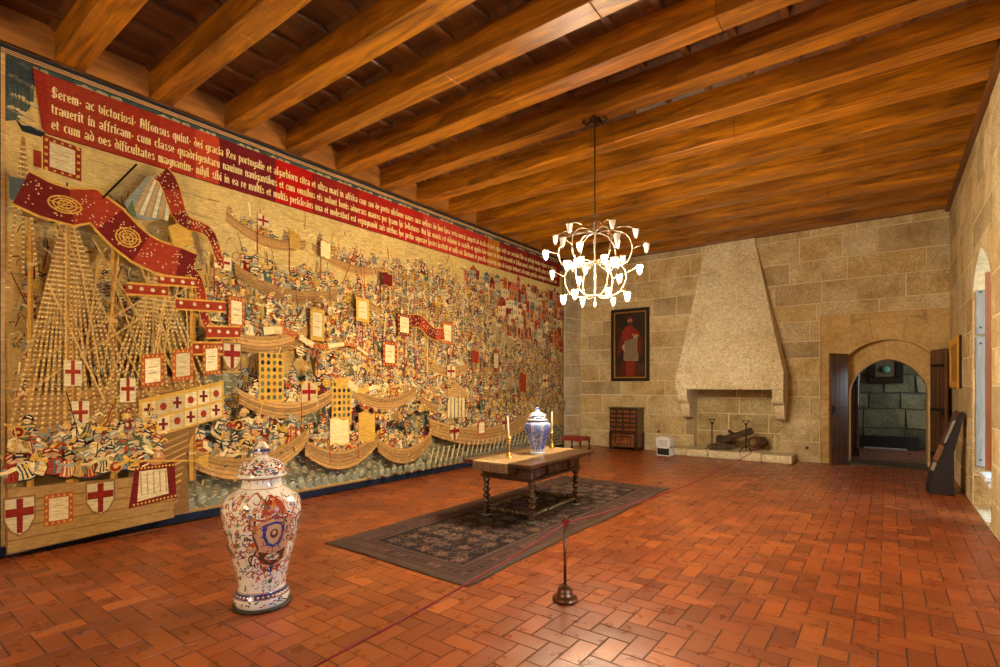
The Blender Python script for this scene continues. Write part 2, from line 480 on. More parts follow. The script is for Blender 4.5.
# joints of the inner arch stones: thin raised voussoirs
def voussoirs(name, arc, rout, y0, y1, parent, cuts, cx, cz, seed, top=9.9, xmax=9.9, xmin=-9):
    r = random.Random(seed); m = MB()
    L = len(arc) - 1
    for a, b_ in zip(cuts, cuts[1:]):
        pin = []; n = 8
        for k in range(n + 1):
            t = (a + (b_ - a) * (k / n)) * L; i = min(int(t), L - 1); f = t - i
            pin.append((arc[i][0] + (arc[i + 1][0] - arc[i][0]) * f, arc[i][1] + (arc[i + 1][1] - arc[i][1]) * f))
        g = 0.011
        po = []
        for x, z in pin:
            d = math.hypot(x - cx, z - cz); q = (cx + (x - cx) / d * (d + rout), cz + (z - cz) / d * (d + rout))
            po.append((max(xmin, min(q[0], xmax)), min(q[1], top)))
        dx, dz = pin[-1][0] - pin[0][0], pin[-1][1] - pin[0][1]; dl = math.hypot(dx, dz)
        sh = lambda p, s_: (p[0] + s_ * g * dx / dl, p[1] + s_ * g * dz / dl)
        pin[0] = sh(pin[0], 1); pin[-1] = sh(pin[-1], -1); po[0] = sh(po[0], 1); po[-1] = sh(po[-1], -1)
        k = r.uniform(0.84, 0.98); t = (k, k * 0.95, k * 0.84, 1)
        for i in range(n):
            m.prism([pin[i], pin[i + 1], po[i + 1], po[i]], 1, y0, y1, t)
    return m.build(name, M_SMOOTH, parent)
m = MB(); m.box(5.5, DX0 + 0.03, FAR - 0.002, FAR - 0.0005, 0, 2.5); m.box(DX1 - 0.02, RW, FAR - 0.002, FAR - 0.0005, 0, 2.5); m.box(5.5, RW, FAR - 0.002, FAR - 0.0005, 2.5, 3.02)
for f_ in range(len(m.c)): m.c[f_] = (0.7, 0.65, 0.55, 1)
m.build('door_surround_joints', M_SMOOTH, wall_far)
voussoirs('outer_arch_stones', seg_arc(5.9, 7.33, 2.2, 2.49), 0.44, FAR - 0.012, FAR, wall_far, (0, 0.34, 0.66, 1.0), 6.61, 0.9, 3, top=3.0, xmax=RW)
m = MB(); r_ = random.Random(8)
for z0, z1 in ((0, 0.42), (0.43, 0.9), (0.91, 1.3), (1.31, 1.78), (1.79, 2.49)):
    k = r_.uniform(0.82, 0.98); m.box(5.51 + r_.uniform(0, .04), 5.9 if z1 < 3 else 5.6, FAR - 0.010, FAR, z0 + .004, z1 - .004, (k, k * .95, k * .85, 1))
    k = r_.uniform(0.78, 0.92); m.box(7.3, RW, FAR - 0.010, FAR, z0 + .004, z1 - .004, (k, k * .95, k * .85, 1))
for a_, b_, z0, z1, k in ((5.51, 6.02, 2.5, 3.01, .93), (6.09, 7.13, 2.92, 3.01, .9), (7.2, 7.524, 2.5, 3.01, .88)): m.box(a_, b_, FAR - 0.010, FAR, z0, z1, (k, k * .95, k * .85, 1))
m.build('jamb_stones', M_SMOOTH, wall_far)
voussoirs('inner_arch_stones', inner, 0.7, FAR + 0.232, FAR + 0.24, wall_far, (0.03, 0.2, 0.5, 0.8, 0.97), 6.61, 1.1, 4, top=2.7, xmax=7.27, xmin=5.95)
m = MB(); m.box(DX0, DX1, FAR + 0.02, FAR + 0.85, -0.1, 0.035); m.build('threshold', plain('threshold_wood', srgb(70, 52, 36), 0.4), wall_far)

# left wall
m = MB(); m.box(-0.5, 0.0, BACK - 0.4, FAR + 0.85, -0.1, TOP)
wall_left = m.build('wall_left', M_MORTAR); tag(wall_left, kind='structure')
ashlar('stone_blocks', left_map, 11.25, FAR, 0, TOP - 0.3, 21, [], wall_left, tones=[(1, 1, 1), (0.94, 0.95, 0.96), (0.88, 0.9, 0.93)])  # cooler block tones put bluish daylight into the stone colour
ashlar('stone_blocks', left_map, BACK, 1.3, 0, TOP - 0.3, 22, [], wall_left)
# back wall
m = MB(); m.box(-0.5, RW + 0.5, BACK - 0.5, BACK, -0.1, TOP)
wall_back = m.build('wall_back', M_MORTAR); tag(wall_back, kind='structure')
ashlar('stone_blocks', back_map, 0, RW, 0, TOP, 23, [], wall_back)

# right wall: one embrasure in view, two added out of view for daylight
WIN = [(7.78, 9.34), (1.85, 3.41), (-4.4, -2.84)]
TH = 1.25; WS, WA = 2.72, 3.27
m = MB(); ys = [BACK - 0.4] + [q for w in sorted(WIN) for q in w] + [FAR]
for a, b_ in zip(ys[::2], ys[1::2]): m.box(RW, RW + TH, a, b_, -0.1, TOP)
for a, b_ in WIN:
    m.box(RW, RW + TH, a, b_, WA + 0.02, TOP)
    m.box(RW, RW + TH, a, b_, -0.1, -0.002)
wall_right = m.build('wall_right', M_MORTAR); tag(wall_right, kind='structure')
holes = []
for a, b_ in WIN:
    arc = [(p[0], p[1]) for p in arch_hole(a + 0.012, b_ - 0.012, WS, WA, pointed=0.35)]
    mm = MB()
    for (ya, za), (yb, zb) in zip(arc, arc[1:]):
        mm.prism([(ya, za), (yb, zb), (yb, WA + 0.03), (ya, WA + 0.03)], 0, RW + 0.004, RW + TH, (1, 1, 1, 1))
    mm.build('embrasure_vault', M_SMOOTH, wall_right)
    # dressed stones around the opening, cut to the arch
    mm = MB(); r_ = random.Random(int(a * 10) + 50)
    for (ya, za), (yb, zb) in zip(arc, arc[1:]):
        mm.prism([(ya, za), (yb, zb), (yb, WA + 0.12), (ya, WA + 0.12)], 0, RW - 0.006, RW + 0.004, (0.98, 0.93, 0.84, 1))
    mm.build('arch_head_stone', M_STONE, wall_right)
    holes.append((a, b_, 0, WA + 0.125))
    # reveal blocks on both jambs
    for yy, sg in ((a, 1), (b_, -1)):
        ashlar('reveal_blocks', (lambda u, v, h, yy=yy, sg=sg: (u, yy + sg * h, v)), RW, RW + TH, 0, WS, int(yy * 7) % 97, [], wall_right, wid=(0.4, 0.8))
    mm = MB(); mm.bbox(RW - 0.005, RW + TH, a, b_, -0.05, 0.012, 0.004, (0.95, 0.95, 0.95, 1)); mm.build('embrasure_floor', M_HOOD, wall_right)
ashlar('stone_blocks', right_map, BACK, FAR, 0, TOP, 31, holes, wall_right, rows=(0.34, 0.48), wid=(0.5, 1.3))

M_SHUT = wood('weathered_board', srgb(112, 108, 98), srgb(176, 170, 156), (9, 9, 0.9), rough=0.6, coat=0.0, knots=False)
M_SHUTW = wood('brown_shutter', srgb(120, 66, 30), srgb(170, 104, 52), (9, 9, 0.9), rough=0.5, coat=0.1)
M_IRON = plain('black_iron', srgb(38, 36, 36), 0.5, 0.6)
def glass_mat():
    m, t, b = nt('window_glass')
    b.inputs['Base Color'].default_value = (0.95, 0.98, 1, 1); b.inputs['Transmission Weight'].default_value = 1.0
    b.inputs['Roughness'].default_value = 0.02; b.inputs['IOR'].default_value = 1.02
    return m
M_GLASS = glass_mat()
M_WHITE = plain('white_painted_stone', srgb(226, 226, 222), 0.7, bmp=0.2)
for k, (a, b_) in enumerate(WIN):
    w = empty('window_%d' % (k + 1), (RW + TH - 0.1, (a + b_) / 2, 0.5), kind='structure')
    hw = (b_ - a) / 2
    m = MB(); X0, X1 = -0.04, 0.04
    for y in (-hw + 0.035, 0, hw - 0.035): m.box(X0, X1, y - 0.035, y + 0.035, 0, 2.75)
    for z in (0.035, 0.95, 1.85, 2.3): m.box(X0 + .005, X1 - .005, -hw, hw, z - 0.03, z + 0.03)
    m.build('window_frame', M_SHUTW, w)
    m = MB(); m.box(-0.004, 0.004, -hw + 0.02, hw - 0.02, 0.02, 2.72); m.build('window_pane', M_GLASS, w)
    m = MB(); m.box(-0.15, 0.1, -hw, hw, -0.5, 0.0); m.build('window_sill', M_HOOD, w)
    # shutter boards folded back against the far jamb
    y1 = hw - 0.016
    for z0, z1 in ((0.02, 1.74), (1.77, 2.42)):
        m = MB(); m.bbox(-1.13, -0.65, y1 - 0.045, y1, z0, z1, 0.006); m.bbox(-0.63, -0.14, y1 - 0.045, y1, z0, z1, 0.006)
        m.build('shutter', M_SHUT, w)
        m = MB()
        for x in (-1.08, -0.7, -0.58):
            for z in (z0 + 0.09, z1 - 0.09): m.lathe([(0.014, -0.006), (0.012, 0.004), (0.004, 0.008)], 10, M=Matrix.Translation((x, y1 - 0.046, z)) @ Matrix.Rotation(PI / 2, 4, 'X'))
        m.build('shutter_nail', M_IRON, w)
    m = MB(); m.bbox(-0.73, 0, -0.022, 0.022, 0.1, 2.42, 0.006, M=Matrix.Translation((-0.57, -hw + 0.06, 0)) @ Matrix.Rotation(-0.68, 4, 'Z')); m.build('shutter', M_SHUTW, w)
    # stone seat with moulded white top
    for sg in (1, -1):
        y0, y1_ = (hw - 0.42, hw - 0.01) if sg > 0 else (-hw + 0.01, -hw + 0.42)
        m = MB(); m.box(-1.0, -0.1, y0, y1_, -0.488, -0.2, (0.96, 0.97, 1, 1)); m.build('window_seat', M_HOOD, w)
        m = MB(); m.bbox(-1.09, -0.1, y0 - 0.06, y1_, -0.12, -0.05, 0.012); m.bbox(-1.05, -0.1, y0 - 0.03, y1_, -0.2, -0.12, 0.015)
        m.build('seat_slab', M_WHITE, w)

# ------------------------------------------------------------------ ceiling: boards, beams, battens
m = MB(); m.box(-0.4, RW + 1.2, BACK - 0.4, FAR + 0.8, TOP, TOP + 0.2)
ceiling = m.build('ceiling', M_BOARD); tag(ceiling, kind='structure')
B0, BS, BWD = 1.461, 0.8172, 0.2458
bys = [B0 + BS * k for k in range(-10, 14)]
m0 = None; rb = random.Random(2)
for k, y in enumerate(bys):
    m = MB()
    # a beam is two or three lengths scarfed together
    cuts = [-0.02] + sorted(rb.uniform(1.4, 6.4) for _ in range(2)) + [RW + 0.02]
    for a, b_ in zip(cuts, cuts[1:]):
        t = rb.uniform(0.86, 1.1)
        m.bbox(a + 0.001, b_ - 0.001, y + rb.uniform(0, .003), y + BWD - rb.uniform(0, .003), HB + rb.uniform(0, .003), TOP + 0.05, 0.006, (t, t, t, 1))
    m.build('beam', M_BEAM, ceiling)
m = MB(); 
for k, y in enumerate(bys[:-1]):
    y0, y1 = y + BWD, y + BS
    x = 0.28
    while x < RW - 0.1:
        m.bbox(x, x + 0.075, y0 + 0.001, y1 - 0.001, TOP - 0.045, TOP + 0.01, 0.008); x += 0.46
    for yy0, yy1 in ((y0, y0 + 0.05), (y1 - 0.05, y1)):
        m.prism([(yy0, TOP), (yy1, TOP), (yy1, TOP - (0.0 if yy0 == y0 else 0.04)), (yy0, TOP - (0.04 if yy0 == y0 else 0.0))], 0, 0.0, RW)
m.build('batten', M_BOARD, ceiling)
for k, y in enumerate(bys[:-1]):
    for X0, X1 in ((0.0, 0.03), (RW - 0.03, RW)):
        m = MB(); m.box(X0, X1, y + BWD, y + BS, HB - 0.02, TOP); m.box(X0, X1 + (0.012 if X0 == 0 else 0), y + BWD, y + BS, TOP - 0.13, TOP - 0.0)
        m.build('frieze_board', M_FRIEZE, ceiling)
m = MB(); m.bbox(RW - 0.055, RW, BACK, FAR, HB - 0.04, HB + 0.004, 0.012); m.bbox(RW - 0.075, RW, BACK, FAR, HB - 0.03, HB + 0.002, 0.008)
m.bbox(0, 0.03, BACK, FAR, HB - 0.035, HB + 0.002, 0.008)
m.build('cornice', M_BOARD, ceiling)
m = MB(); m.box(0, RW, bys[-1] + BWD - 0.02, FAR + 0.01, HB + 0.02, TOP); m.build('wall_plate', M_BOARD, ceiling)

# ------------------------------------------------------------------ the passage beyond the doorway
PF = FAR + 0.85
m = MB(); m.box(3.8, 9.6, PF, 17.4, -0.14, -0.02); fb = m.build('floor_beyond', M_GROUT); tag(fb, kind='structure')
tm = MB(); rng = random.Random(9)
for i in range(0, 40):
    for j in range(0, 14):
        x0 = 3.8 + j * 0.27 + (i % 2) * 0.135; y0 = PF + i * 0.1 * 1.4
        k = rng.uniform(0.8, 1.05); c = srgb(150 * k, 92 * k, 74 * k)
        tm.bbox(x0 + .004, x0 + .266, y0 + .004, y0 + .136, -0.03, 0.0, 0.005, c)
for i in range(0, 28):
    pass
tm.build('floor_tiles', M_TILE, fb)
m = MB(); m.box(4.2, 9.6, 16.6, 17.0, -0.1, 3.6); wb = m.build('wall_beyond', plain('dark_mortar', srgb(96, 92, 76), 0.9, bmp=0.3)); tag(wb, kind='structure')
ashlar('rough_blocks', lambda u, v, h: (u, 16.6 - h, v), 4.2, 9.4, 0, 3.4, 77, [], wb, rows=(0.36, 0.52), wid=(0.5, 0.95), raise_=0.03, gap=0.018, mat=M_ROUGH,
       tones=[(1.1, 1.08, 1), (0.9, 0.88, 0.8), (1.4, 1.34, 1.2), (1.8, 1.7, 1.5), (1.0, 0.94, 0.84)], jit=0.025)
m = MB(); m.box(4.2, 4.6, PF, 17.0, -0.1, 3.6); s_ = m.build('wall_beyond_left', M_ROUGH, default=(1, 1, 1, 1)); tag(s_, kind='structure')
m = MB()
for a, b_, c_, d_ in ((PF, 14.3, -0.1, 3.6), (15.7, 17.0, -0.1, 3.6), (14.3, 15.7, -0.1, 1.1), (14.3, 15.7, 2.9, 3.6)): m.box(8.6, 9.0, a, b_, c_, d_)  # unseen side wall, its gap made to let in the added passage lamp
s_ = m.build('wall_beyond_right', M_MORTAR); tag(s_, kind='structure')
m = MB(); m.box(4.2, 9.0, PF, 17.0, 3.4, 3.6); s_ = m.build('ceiling_beyond', M_BOARD); tag(s_, kind='structure')

# door leaves swung into the hall
M_DOOR = wood('door_oak', srgb(70, 44, 26), srgb(112, 74, 44), (10, 10, 0.8), rough=0.45, coat=0.15)
def door_leaf(name, hx, hy, ang, w, z1, sg):
    e = empty(name, (hx, hy, 0.0), ang, kind='structure')
    m = MB(); n = 4; pw = w / n
    for i in range(n): m.bbox(i * pw + 0.001, (i + 1) * pw - 0.001, -0.022, 0.022, 0.03, z1, 0.006)
    m.build('door_panel', M_DOOR, e)
    m = MB()
    for z in (0.35, 1.15, 1.95):
        m.bbox(0.02, w - 0.04, -0.03, -0.02, z - 0.025, z + 0.025, 0.003)
        for x in np.arange(0.08, w - 0.05, 0.09): m.lathe([(0.011, 0), (0.008, 0.008), (0.002, 0.012)], 8, M=Matrix.Translation((float(x), -0.03, z)) @ Matrix.Rotation(PI / 2, 4, 'X'))
        for x in np.arange(0.08, w - 0.05, 0.09): m.lathe([(0.011, 0), (0.008, 0.008), (0.002, 0.012)], 8, M=Matrix.Translation((float(x), 0.022, z)) @ Matrix.Rotation(-PI / 2, 4, 'X'))
    m.build('door_stud', M_IRON, e)
    m = MB()
    for sgn in (1, -1):
        m.bbox(w - 0.09, w - 0.045, sgn * 0.028 - 0.006, sgn * 0.028 + 0.006, 1.04, 1.2, 0.003)
        m.tube([(w - 0.07, sgn * (0.03 + 0.03 * math.sin(PI * k / 8)), 1.08 + 0.09 * k / 8) for k in range(9)], 0.007, 6)
    m.build('door_handle', M_IRON, e)
    return e
la = math.atan2(11.9 - 12.43, 5.73 - 5.97)
door_leaf('door_1', 5.965, 12.44, la, 0.6, 2.22, 1)
ra = math.atan2(11.87 - 12.43, 7.44 - 7.27)
door_leaf('door_2', 7.265, 12.44, ra, 0.6, 2.24, -1)

# ------------------------------------------------------------------ the tapestry on the left wall
TU0, TU1, TV0, TV1 = 1.07, 11.43, 0.035, 4.722
M_TAP = tinted('woven_wool', rough=0.95, bmp=0.5, bscale=160, lo=0.8, hi=1.14, nscale=30, spec=0.1, weave=(1, 9, 95))
def C(r, g, b, k=1.0): return srgb(min(255, max(0, r * k)), min(255, max(0, g * k)), min(255, max(0, b * k)))
def vary(rg, c, a=0.12):
    k = rg.uniform(1 - a, 1 + a); return C(c[0], c[1], c[2], k)
CREAM, GOLD, TAN, BROWN, DKBR = (222, 198, 138), (206, 160, 66), (186, 146, 88), (134, 98, 54), (84, 60, 36)
RED, CRIM, ORNG, ROSE = (152, 54, 32), (110, 32, 28), (182, 92, 46), (172, 110, 78)
NAVY, SLATE, STEEL, GREEN, BLACK, IVORY = (42, 50, 58), (82, 92, 88), (136, 138, 120), (92, 104, 70), (36, 32, 28), (216, 198, 148)
tapestry = empty('tapestry', (0.0, (TU0 + TU1) / 2, TV0), 0, 'huge figured tapestry of ships, boats and soldiers with a red inscription band along its top', 'tapestry')
TC = (TU0 + TU1) / 2
T = Paint(lambda u, v, h: (0.045 + h, u - TC, v - TV0), 10.5, 4.8, cell=0.045, step=0.00007, u0=TU0, v0=0)
R = random.Random(77)
INS = 0.11
def soldier(u, v, h, r=R, dense=False):
    """a small armed man: legs, skirted tunic, arms, face, helmet, plume, weapon or shield"""
    w = h * r.uniform(.34, .46)
    tun = r.choice([RED, ORNG, CREAM, GOLD, STEEL, SLATE, ROSE, CRIM, TAN, TAN, GREEN, IVORY, GOLD, CREAM, BROWN])
    leg = r.choice([RED, TAN, CREAM, SLATE, GOLD, BROWN, STEEL])
    th = r.uniform(-.35, .35); ct, st_ = math.cos(th), math.sin(th); s_ = r.choice((-1, 1))
    def q(a, b): x, y = a * w * s_, (b - .35) * h; return (u + x * ct + y * st_, v + .35 * h - x * st_ + y * ct)
    def pl(pts, c): T.poly([q(a, b) for a, b in pts], c)
    def ov(a, b, ra, rb, c, n=7, rot=0):
        pl([(a + ra * math.cos(6.283 * k / n), b + rb * math.sin(6.283 * k / n)) for k in range(n)], c)
    if r.random() < 0.32:
        a = r.uniform(-0.4, 0.4); L = h * r.uniform(0.8, 1.5); p = q(.5, .3)
        T.line(p, (p[0] + L * math.sin(a), p[1] + L * math.cos(a)), 0.010, vary(r, r.choice([RED, BROWN, DKBR, GOLD, TAN])))
    if not dense:
        k = r.uniform(.1, .35)
        for t in (-1, 1):
            pl([(t * .05, .42), (t * .38, .42), (t * (.3 + k), .02), (t * (.3 + k) + .3, 0), (t * (.12 + k), 0)], vary(r, leg))
    pl([(-.5, .3), (0, .24), (.52, .32), (.36, .5), (.46, .68), (.2, .76), (-.22, .76), (-.44, .66), (-.34, .5)], vary(r, r.choice([BLACK, DKBR, NAVY]), .3))
    pl([(-.44, .33), (0, .28), (.46, .34), (.3, .5), (.38, .66), (.18, .73), (-.18, .73), (-.38, .65), (-.28, .5)], vary(r, tun))
    stc = r.choice([DKBR, GOLD, IVORY, CRIM, NAVY, SLATE, BROWN, GOLD])
    if r.random() < .5:
        for k in range(3): x = -.22 + .2 * k + r.uniform(-.04, .04); pl([(x, .32), (x + .09, .32), (x * .7 + .06, .5), (x * .9 + .08, .7), (x * .9, .7), (x * .7, .5)], vary(r, stc))
    else:
        for z in (.38, .52, .64): pl([(-.34, z), (.3, z - .02), (.3, z + .025), (-.34, z + .045)], vary(r, stc))
    ov(r.uniform(-.2, .2), .6, .13, .07, vary(r, r.choice([IVORY, STEEL, GOLD])), 6)
    a = r.uniform(-1.3, .9); L = .26
    p0 = (.34, .64); p1 = (.34 + .5 * math.cos(a * .6), .64 + .16 * math.sin(a)); p2 = (p1[0] + .4 * math.cos(a + .7), p1[1] + .15 * math.sin(a + .7))
    ac = vary(r, r.choice([tun, STEEL, CREAM, GOLD])); T.line(q(*p0), q(*p1), w * .22, ac); T.line(q(*p1), q(*p2), w * .17, ac); ov(p2[0], p2[1], .08, .03, vary(r, (206, 164, 116)), 5)
    T.line(q(-.36, .64), q(-.5 + r.uniform(-.1, .2), .42), w * .2, vary(r, r.choice([tun, STEEL, CREAM])))
    if r.random() < .22:
        x, y = r.choice([(-.45, .45), (.5, .5)]); c = r.choice([RED, NAVY, IVORY, GOLD, CRIM, STEEL]); ov(x, y, .36, .16, C(*GOLD), 9); ov(x, y, .3, .135, vary(r, c), 9); ov(x, y, .12, .05, vary(r, GOLD), 6)
    ov(.06, .80, .21, .085, vary(r, (204, 164, 112)), 7); ov(.13, .805, .035, .014, C(*DKBR), 4); 
    if r.random() < .4: ov(.1, .75, .15, .045, vary(r, BROWN), 6)
    hel = r.choice([STEEL, SLATE, NAVY, GOLD, RED, STEEL, BLACK, TAN, SLATE])
    pl([(-.3, .78), (-.28, .87), (-.16, .95), (.04, .99), (.2, .95), (.3, .87), (.42, .83), (.1, .86), (-.1, .83)], vary(r, hel))
    T.line(q(-.16, .88), q(.12, .94), w * .08, vary(r, IVORY))
    if r.random() < .4: T.path([q(0, .97), q(-.25, 1.08), q(-.5, 1.02)], w * .13, vary(r, r.choice([RED, CREAM, GOLD, SLATE])))
def cross_shield(u, v, w, h, sk=0.0):
    P = [(-.5, .5), (.5, .5), (.5, -.1), (.3, -.4), (0, -.55), (-.3, -.4), (-.5, -.1)]
    q = lambda p, k=1: (u + p[0] * w * k, v + p[1] * h * k + p[0] * w * sk)
    T.poly([q(p, 1.12) for p in P], C(*BROWN)); T.poly([q(p) for p in P], C(200, 182, 136))
    T.poly([q((-.12, .49)), q((.12, .49)), q((.1, -.5)), q((-.1, -.5))], C(132, 38, 30)); T.poly([q((-.49, .22)), q((.49, .22)), q((.49, -.02)), q((-.49, -.02))], C(132, 38, 30))
def frame_shield(u, v, w, h, sk=0.0, fr=RED):
    q = lambda a, b: (u + a * w, v + b * h + a * w * sk)
    T.poly([q(-.5, -.5), q(.5, -.5), q(.5, .5), q(-.5, .5)], vary(R, fr))
    for k in range(5):
        for s_ in (-1, 1):
            T.rect(u - w * .5 + w * (k + .3) / 5, u - w * .5 + w * (k + .65) / 5, v + s_ * h * .43 - h * .03, v + s_ * h * .43 + h * .03, C(*GOLD))
            T.rect(u + s_ * w * .42 - w * .04, u + s_ * w * .42 + w * .04, v - h * .5 + h * (k + .3) / 5, v - h * .5 + h * (k + .65) / 5, C(*GOLD))
    T.poly([q(-.33, -.36), q(.33, -.36), q(.33, .36), q(-.33, .36)], vary(R, IVORY))
    T.line(q(-.2, .1), q(.2, .1), h * .03, C(*TAN)); T.line(q(-.2, -.08), q(.15, -.08), h * .03, C(*TAN))
def boat(u, v, w, h, crew=9, sk=0.0, size=0.34, rows=2, light=1.0):
    n = 12
    top = lambda t: v + h * (0.55 + 0.5 * (2 * t - 1) ** 2) + sk * w * (t - .5)
    bot = lambda t: v + h * 0.55 * (2 * t - 1) ** 2 * (1.1) + sk * w * (t - .5)
    for rr in range(rows):
        for k in range(crew):
            x = u + w * (0.08 + 0.84 * (k + R.uniform(0, .8)) / crew)
            soldier(x, top((x - u) / w) - size * (0.45 - 0.28 * (rows - 1 - rr)) + R.uniform(-.02, .02), size * R.uniform(.85, 1.1), dense=True)
    P = [(u + w * k / n, top(k / n)) for k in range(n + 1)] + [(u + w * k / n, bot(k / n)) for k in range(n, -1, -1)]
    T.poly(P, C(*DKBR)); 
    for j in range(5):
        c = vary(R, (176, 134, 76), 0.14)
        f0, f1 = j / 5 + .012, (j + 1) / 5 - .01
        for k in range(n):
            a, b_ = k / n, (k + 1) / n
            L = lambda t, f: bot(t) + (top(t) - bot(t)) * f
            T.poly([(u + w * a, L(a, f0)), (u + w * b_, L(b_, f0)), (u + w * b_, L(b_, f1)), (u + w * a, L(a, f1))], tuple(q * light for q in c[:3]) + (1,))
def streamer(pts, w, c1, c2, tail=True):
    """a long flying banner along a wavy line, with a light edging"""
    n = len(pts); N_ = []
    for k in range(n):
        p, q = pts[max(0, k - 1)], pts[min(n - 1, k + 1)]; l = math.hypot(q[0] - p[0], q[1] - p[1]) + 1e-6
        N_.append((-(q[1] - p[1]) / l, (q[0] - p[0]) / l))
    W_ = lambda k: w / 2 * (1 - (0.65 * k / (n - 1) if tail else 0))
    P = lambda k, f: (pts[k][0] + N_[k][0] * W_(k) * f, pts[k][1] + N_[k][1] * W_(k) * f)
    for k in range(n - 1):
        T.poly([P(k, 1.14), P(k + 1, 1.14), P(k + 1, -1.14), P(k, -1.14)], C(*GOLD))
    for k in range(n - 1):
        T.poly([P(k, 1), P(k + 1, 1), P(k + 1, -1), P(k, -1)], vary(R, c1 if (k // 2) % 2 else c2, .05))
    for k in range(n - 1):
        for q in range(int(9 * w / .2)):
            t, f = R.random(), R.uniform(-.8, .8); a_, b_ = P(k, f), P(k + 1, f)
            T.ell(a_[0] + (b_[0] - a_[0]) * t, a_[1] + (b_[1] - a_[1]) * t, 0.007, 0.007, C(*CREAM), 5)
def wave(u0, v0, u1, v1, n, amp, cyc, ph=0.0):
    return [(u0 + (u1 - u0) * k / n + amp * 0.4 * math.sin(ph + cyc * 6.28 * k / n), v0 + (v1 - v0) * k / n + amp * math.sin(ph + cyc * 6.28 * k / n)) for k in range(n + 1)]
def flag(u, v, w, h, c, pole=0.5, cr=False, cut=False):
    T.line((u, v - pole), (u, v + h * .6), 0.014, vary(R, RED))
    P = [(u, v + h * .5), (u + w * .35, v + h * .58), (u + w * .7, v + h * .42), (u + w, v + h * .5), (u + w * (.8 if cut else 1), v), (u + w, v - h * .5), (u + w * .6, v - h * .55), (u + w * .3, v - h * .44), (u, v - h * .5)]
    T.poly([(u + (p[0] - u) * 1.04, v + (p[1] - v) * 1.1) for p in P], C(*GOLD)); T.poly(P, vary(R, c))
    if cr:
        T.rect(u + w * .4, u + w * .56, v - h * .46, v + h * .5, C(150, 34, 28)); T.rect(u + w * .04, u + w * .94, v - h * .09, v + h * .13, C(150, 34, 28))
def mast(u, v0, v1, w):
    T.poly([(u - w * .5, v0), (u + w * .5, v0), (u + w * .36, v1), (u - w * .36, v1)], C(190, 140, 62))
    T.poly([(u + w * .12, v0), (u + w * .42, v0), (u + w * .3, v1), (u + w * .1, v1)], C(150, 104, 44))
    v = v0 + 0.3
    while v < v1 - .1: T.rect(u - w * .55, u + w * .55, v, v + 0.03, C(206, 168, 100)); v += R.uniform(.5, .8)
def ratlines(ut, vt, u0, u1, vb, n=5):
    for k in range(n):
        ub = u0 + (u1 - u0) * k / max(1, n - 1)
        T.line((ut, vt), (ub, vb), 0.022, vary(R, (158, 120, 64), .1), 0.4)
        m = int((vt - vb) / 0.045)
        for j in range(2, m, 1):
            t = j / m; x = ut + (ub - ut) * t; y = vt + (vb - vt) * t
            T.line((x - 0.009, y - .006), (x + 0.009, y + .006), 0.016, vary(R, (222, 190, 122), .1))
# ground: warm cream field with loose tone patches
for i in range(42):
    for j in range(19):
        u, v = TU0 + i * 0.25, 0.035 + j * 0.25
        c = (206, 176, 106) if v > 2.9 else (184, 146, 78)
        T.poly([(u, v), (min(TU1, u + .25), v), (min(TU1, u + .25), min(TV1, v + .25)), (u, min(TV1, v + .25))], vary(R, c, 0.035))
for k in range(260):   # clouds and folds of the sky
    u, v = R.uniform(1.2, 11.3), R.uniform(3.0, 4.1)
    T.line((u, v), (u + R.uniform(.08, .3), v + R.uniform(-.02, .02)), R.uniform(.006, .014), vary(R, (176, 148, 92), .1))
# sea across the middle and the foot of the picture
def sea(u0, u1, v0, v1, base=SLATE, n=None):
    T.rect(u0, u1, v0, v1, C(124, 116, 84))
    v = v1
    while v > v0:
        u = u0 + R.uniform(0, .1)
        while u < u1:
            T.poly([(u, v - .1), (u + .05, v - .11), (u + .075, v - .05), (u + .03, v), (u - .02, v - .04)], vary(R, R.choice([(134, 130, 100), (110, 108, 84), (150, 140, 104), (98, 98, 80)])))
            T.line((u, v - .015), (u + .05, v - .03), .012, vary(R, (196, 190, 150)))
            u += R.uniform(.1, .14)
        v -= 0.075
sea(2.45, 8.2, 0.14, 1.75); sea(8.2, 11.38, 0.14, 0.62)
# a walled town far away on the right, seen above the crowd
for row in range(8):
    vb = 3.72 - row * 0.2
    u = 7.6 - row * 0.05 + R.uniform(0, .2)
    while u < 11.25:
        w, h = R.uniform(.1, .24), R.uniform(.14, .34)
        c = R.choice([CREAM, TAN, IVORY, STEEL, (200, 170, 120), ORNG, RED, ROSE])
        T.rect(u, u + w, vb - .1, vb + h * .6, vary(R, c))
        k = R.random()
        if k < .4: T.poly([(u - .01, vb + h * .6), (u + w + .01, vb + h * .6), (u + w / 2, vb + h)], vary(R, R.choice([RED, ORNG, CRIM, SLATE])))
        elif k < .7:
            for q in range(3): T.rect(u + w * q / 3, u + w * (q + .6) / 3, vb + h * .6, vb + h * .7, vary(R, c))
        for q in range(2): T.rect(u + w * (.2 + .4 * q), u + w * (.35 + .4 * q), vb + h * .15, vb + h * .36, vary(R, R.choice([BLACK, DKBR, NAVY])))
        u += w * R.uniform(.7, 1.3)
T.path([(8.0, 3.35), (8.7, 3.0), (9.6, 2.62), (10.6, 2.25), (11.3, 2.05)], .035, C(*BROWN)); T.path([(8.0, 3.28), (8.7, 2.93), (9.6, 2.55), (10.6, 2.18), (11.3, 1.98)], .02, C(*GOLD))
T.poly([(7.9, 2.2), (8.5, 2.9), (9.4, 2.5), (10.2, 2.15), (10.3, 1.7), (8.2, 1.6)], C(178, 152, 100))
for k in range(120):
    u, v = R.uniform(7.8, 10.6), R.uniform(1.6, 2.75); T.line((u, v), (u + R.uniform(-.02, .02), v + R.uniform(.1, .35)), .015, vary(R, R.choice([CREAM, TAN, GREEN, BROWN, IVORY]), .15))
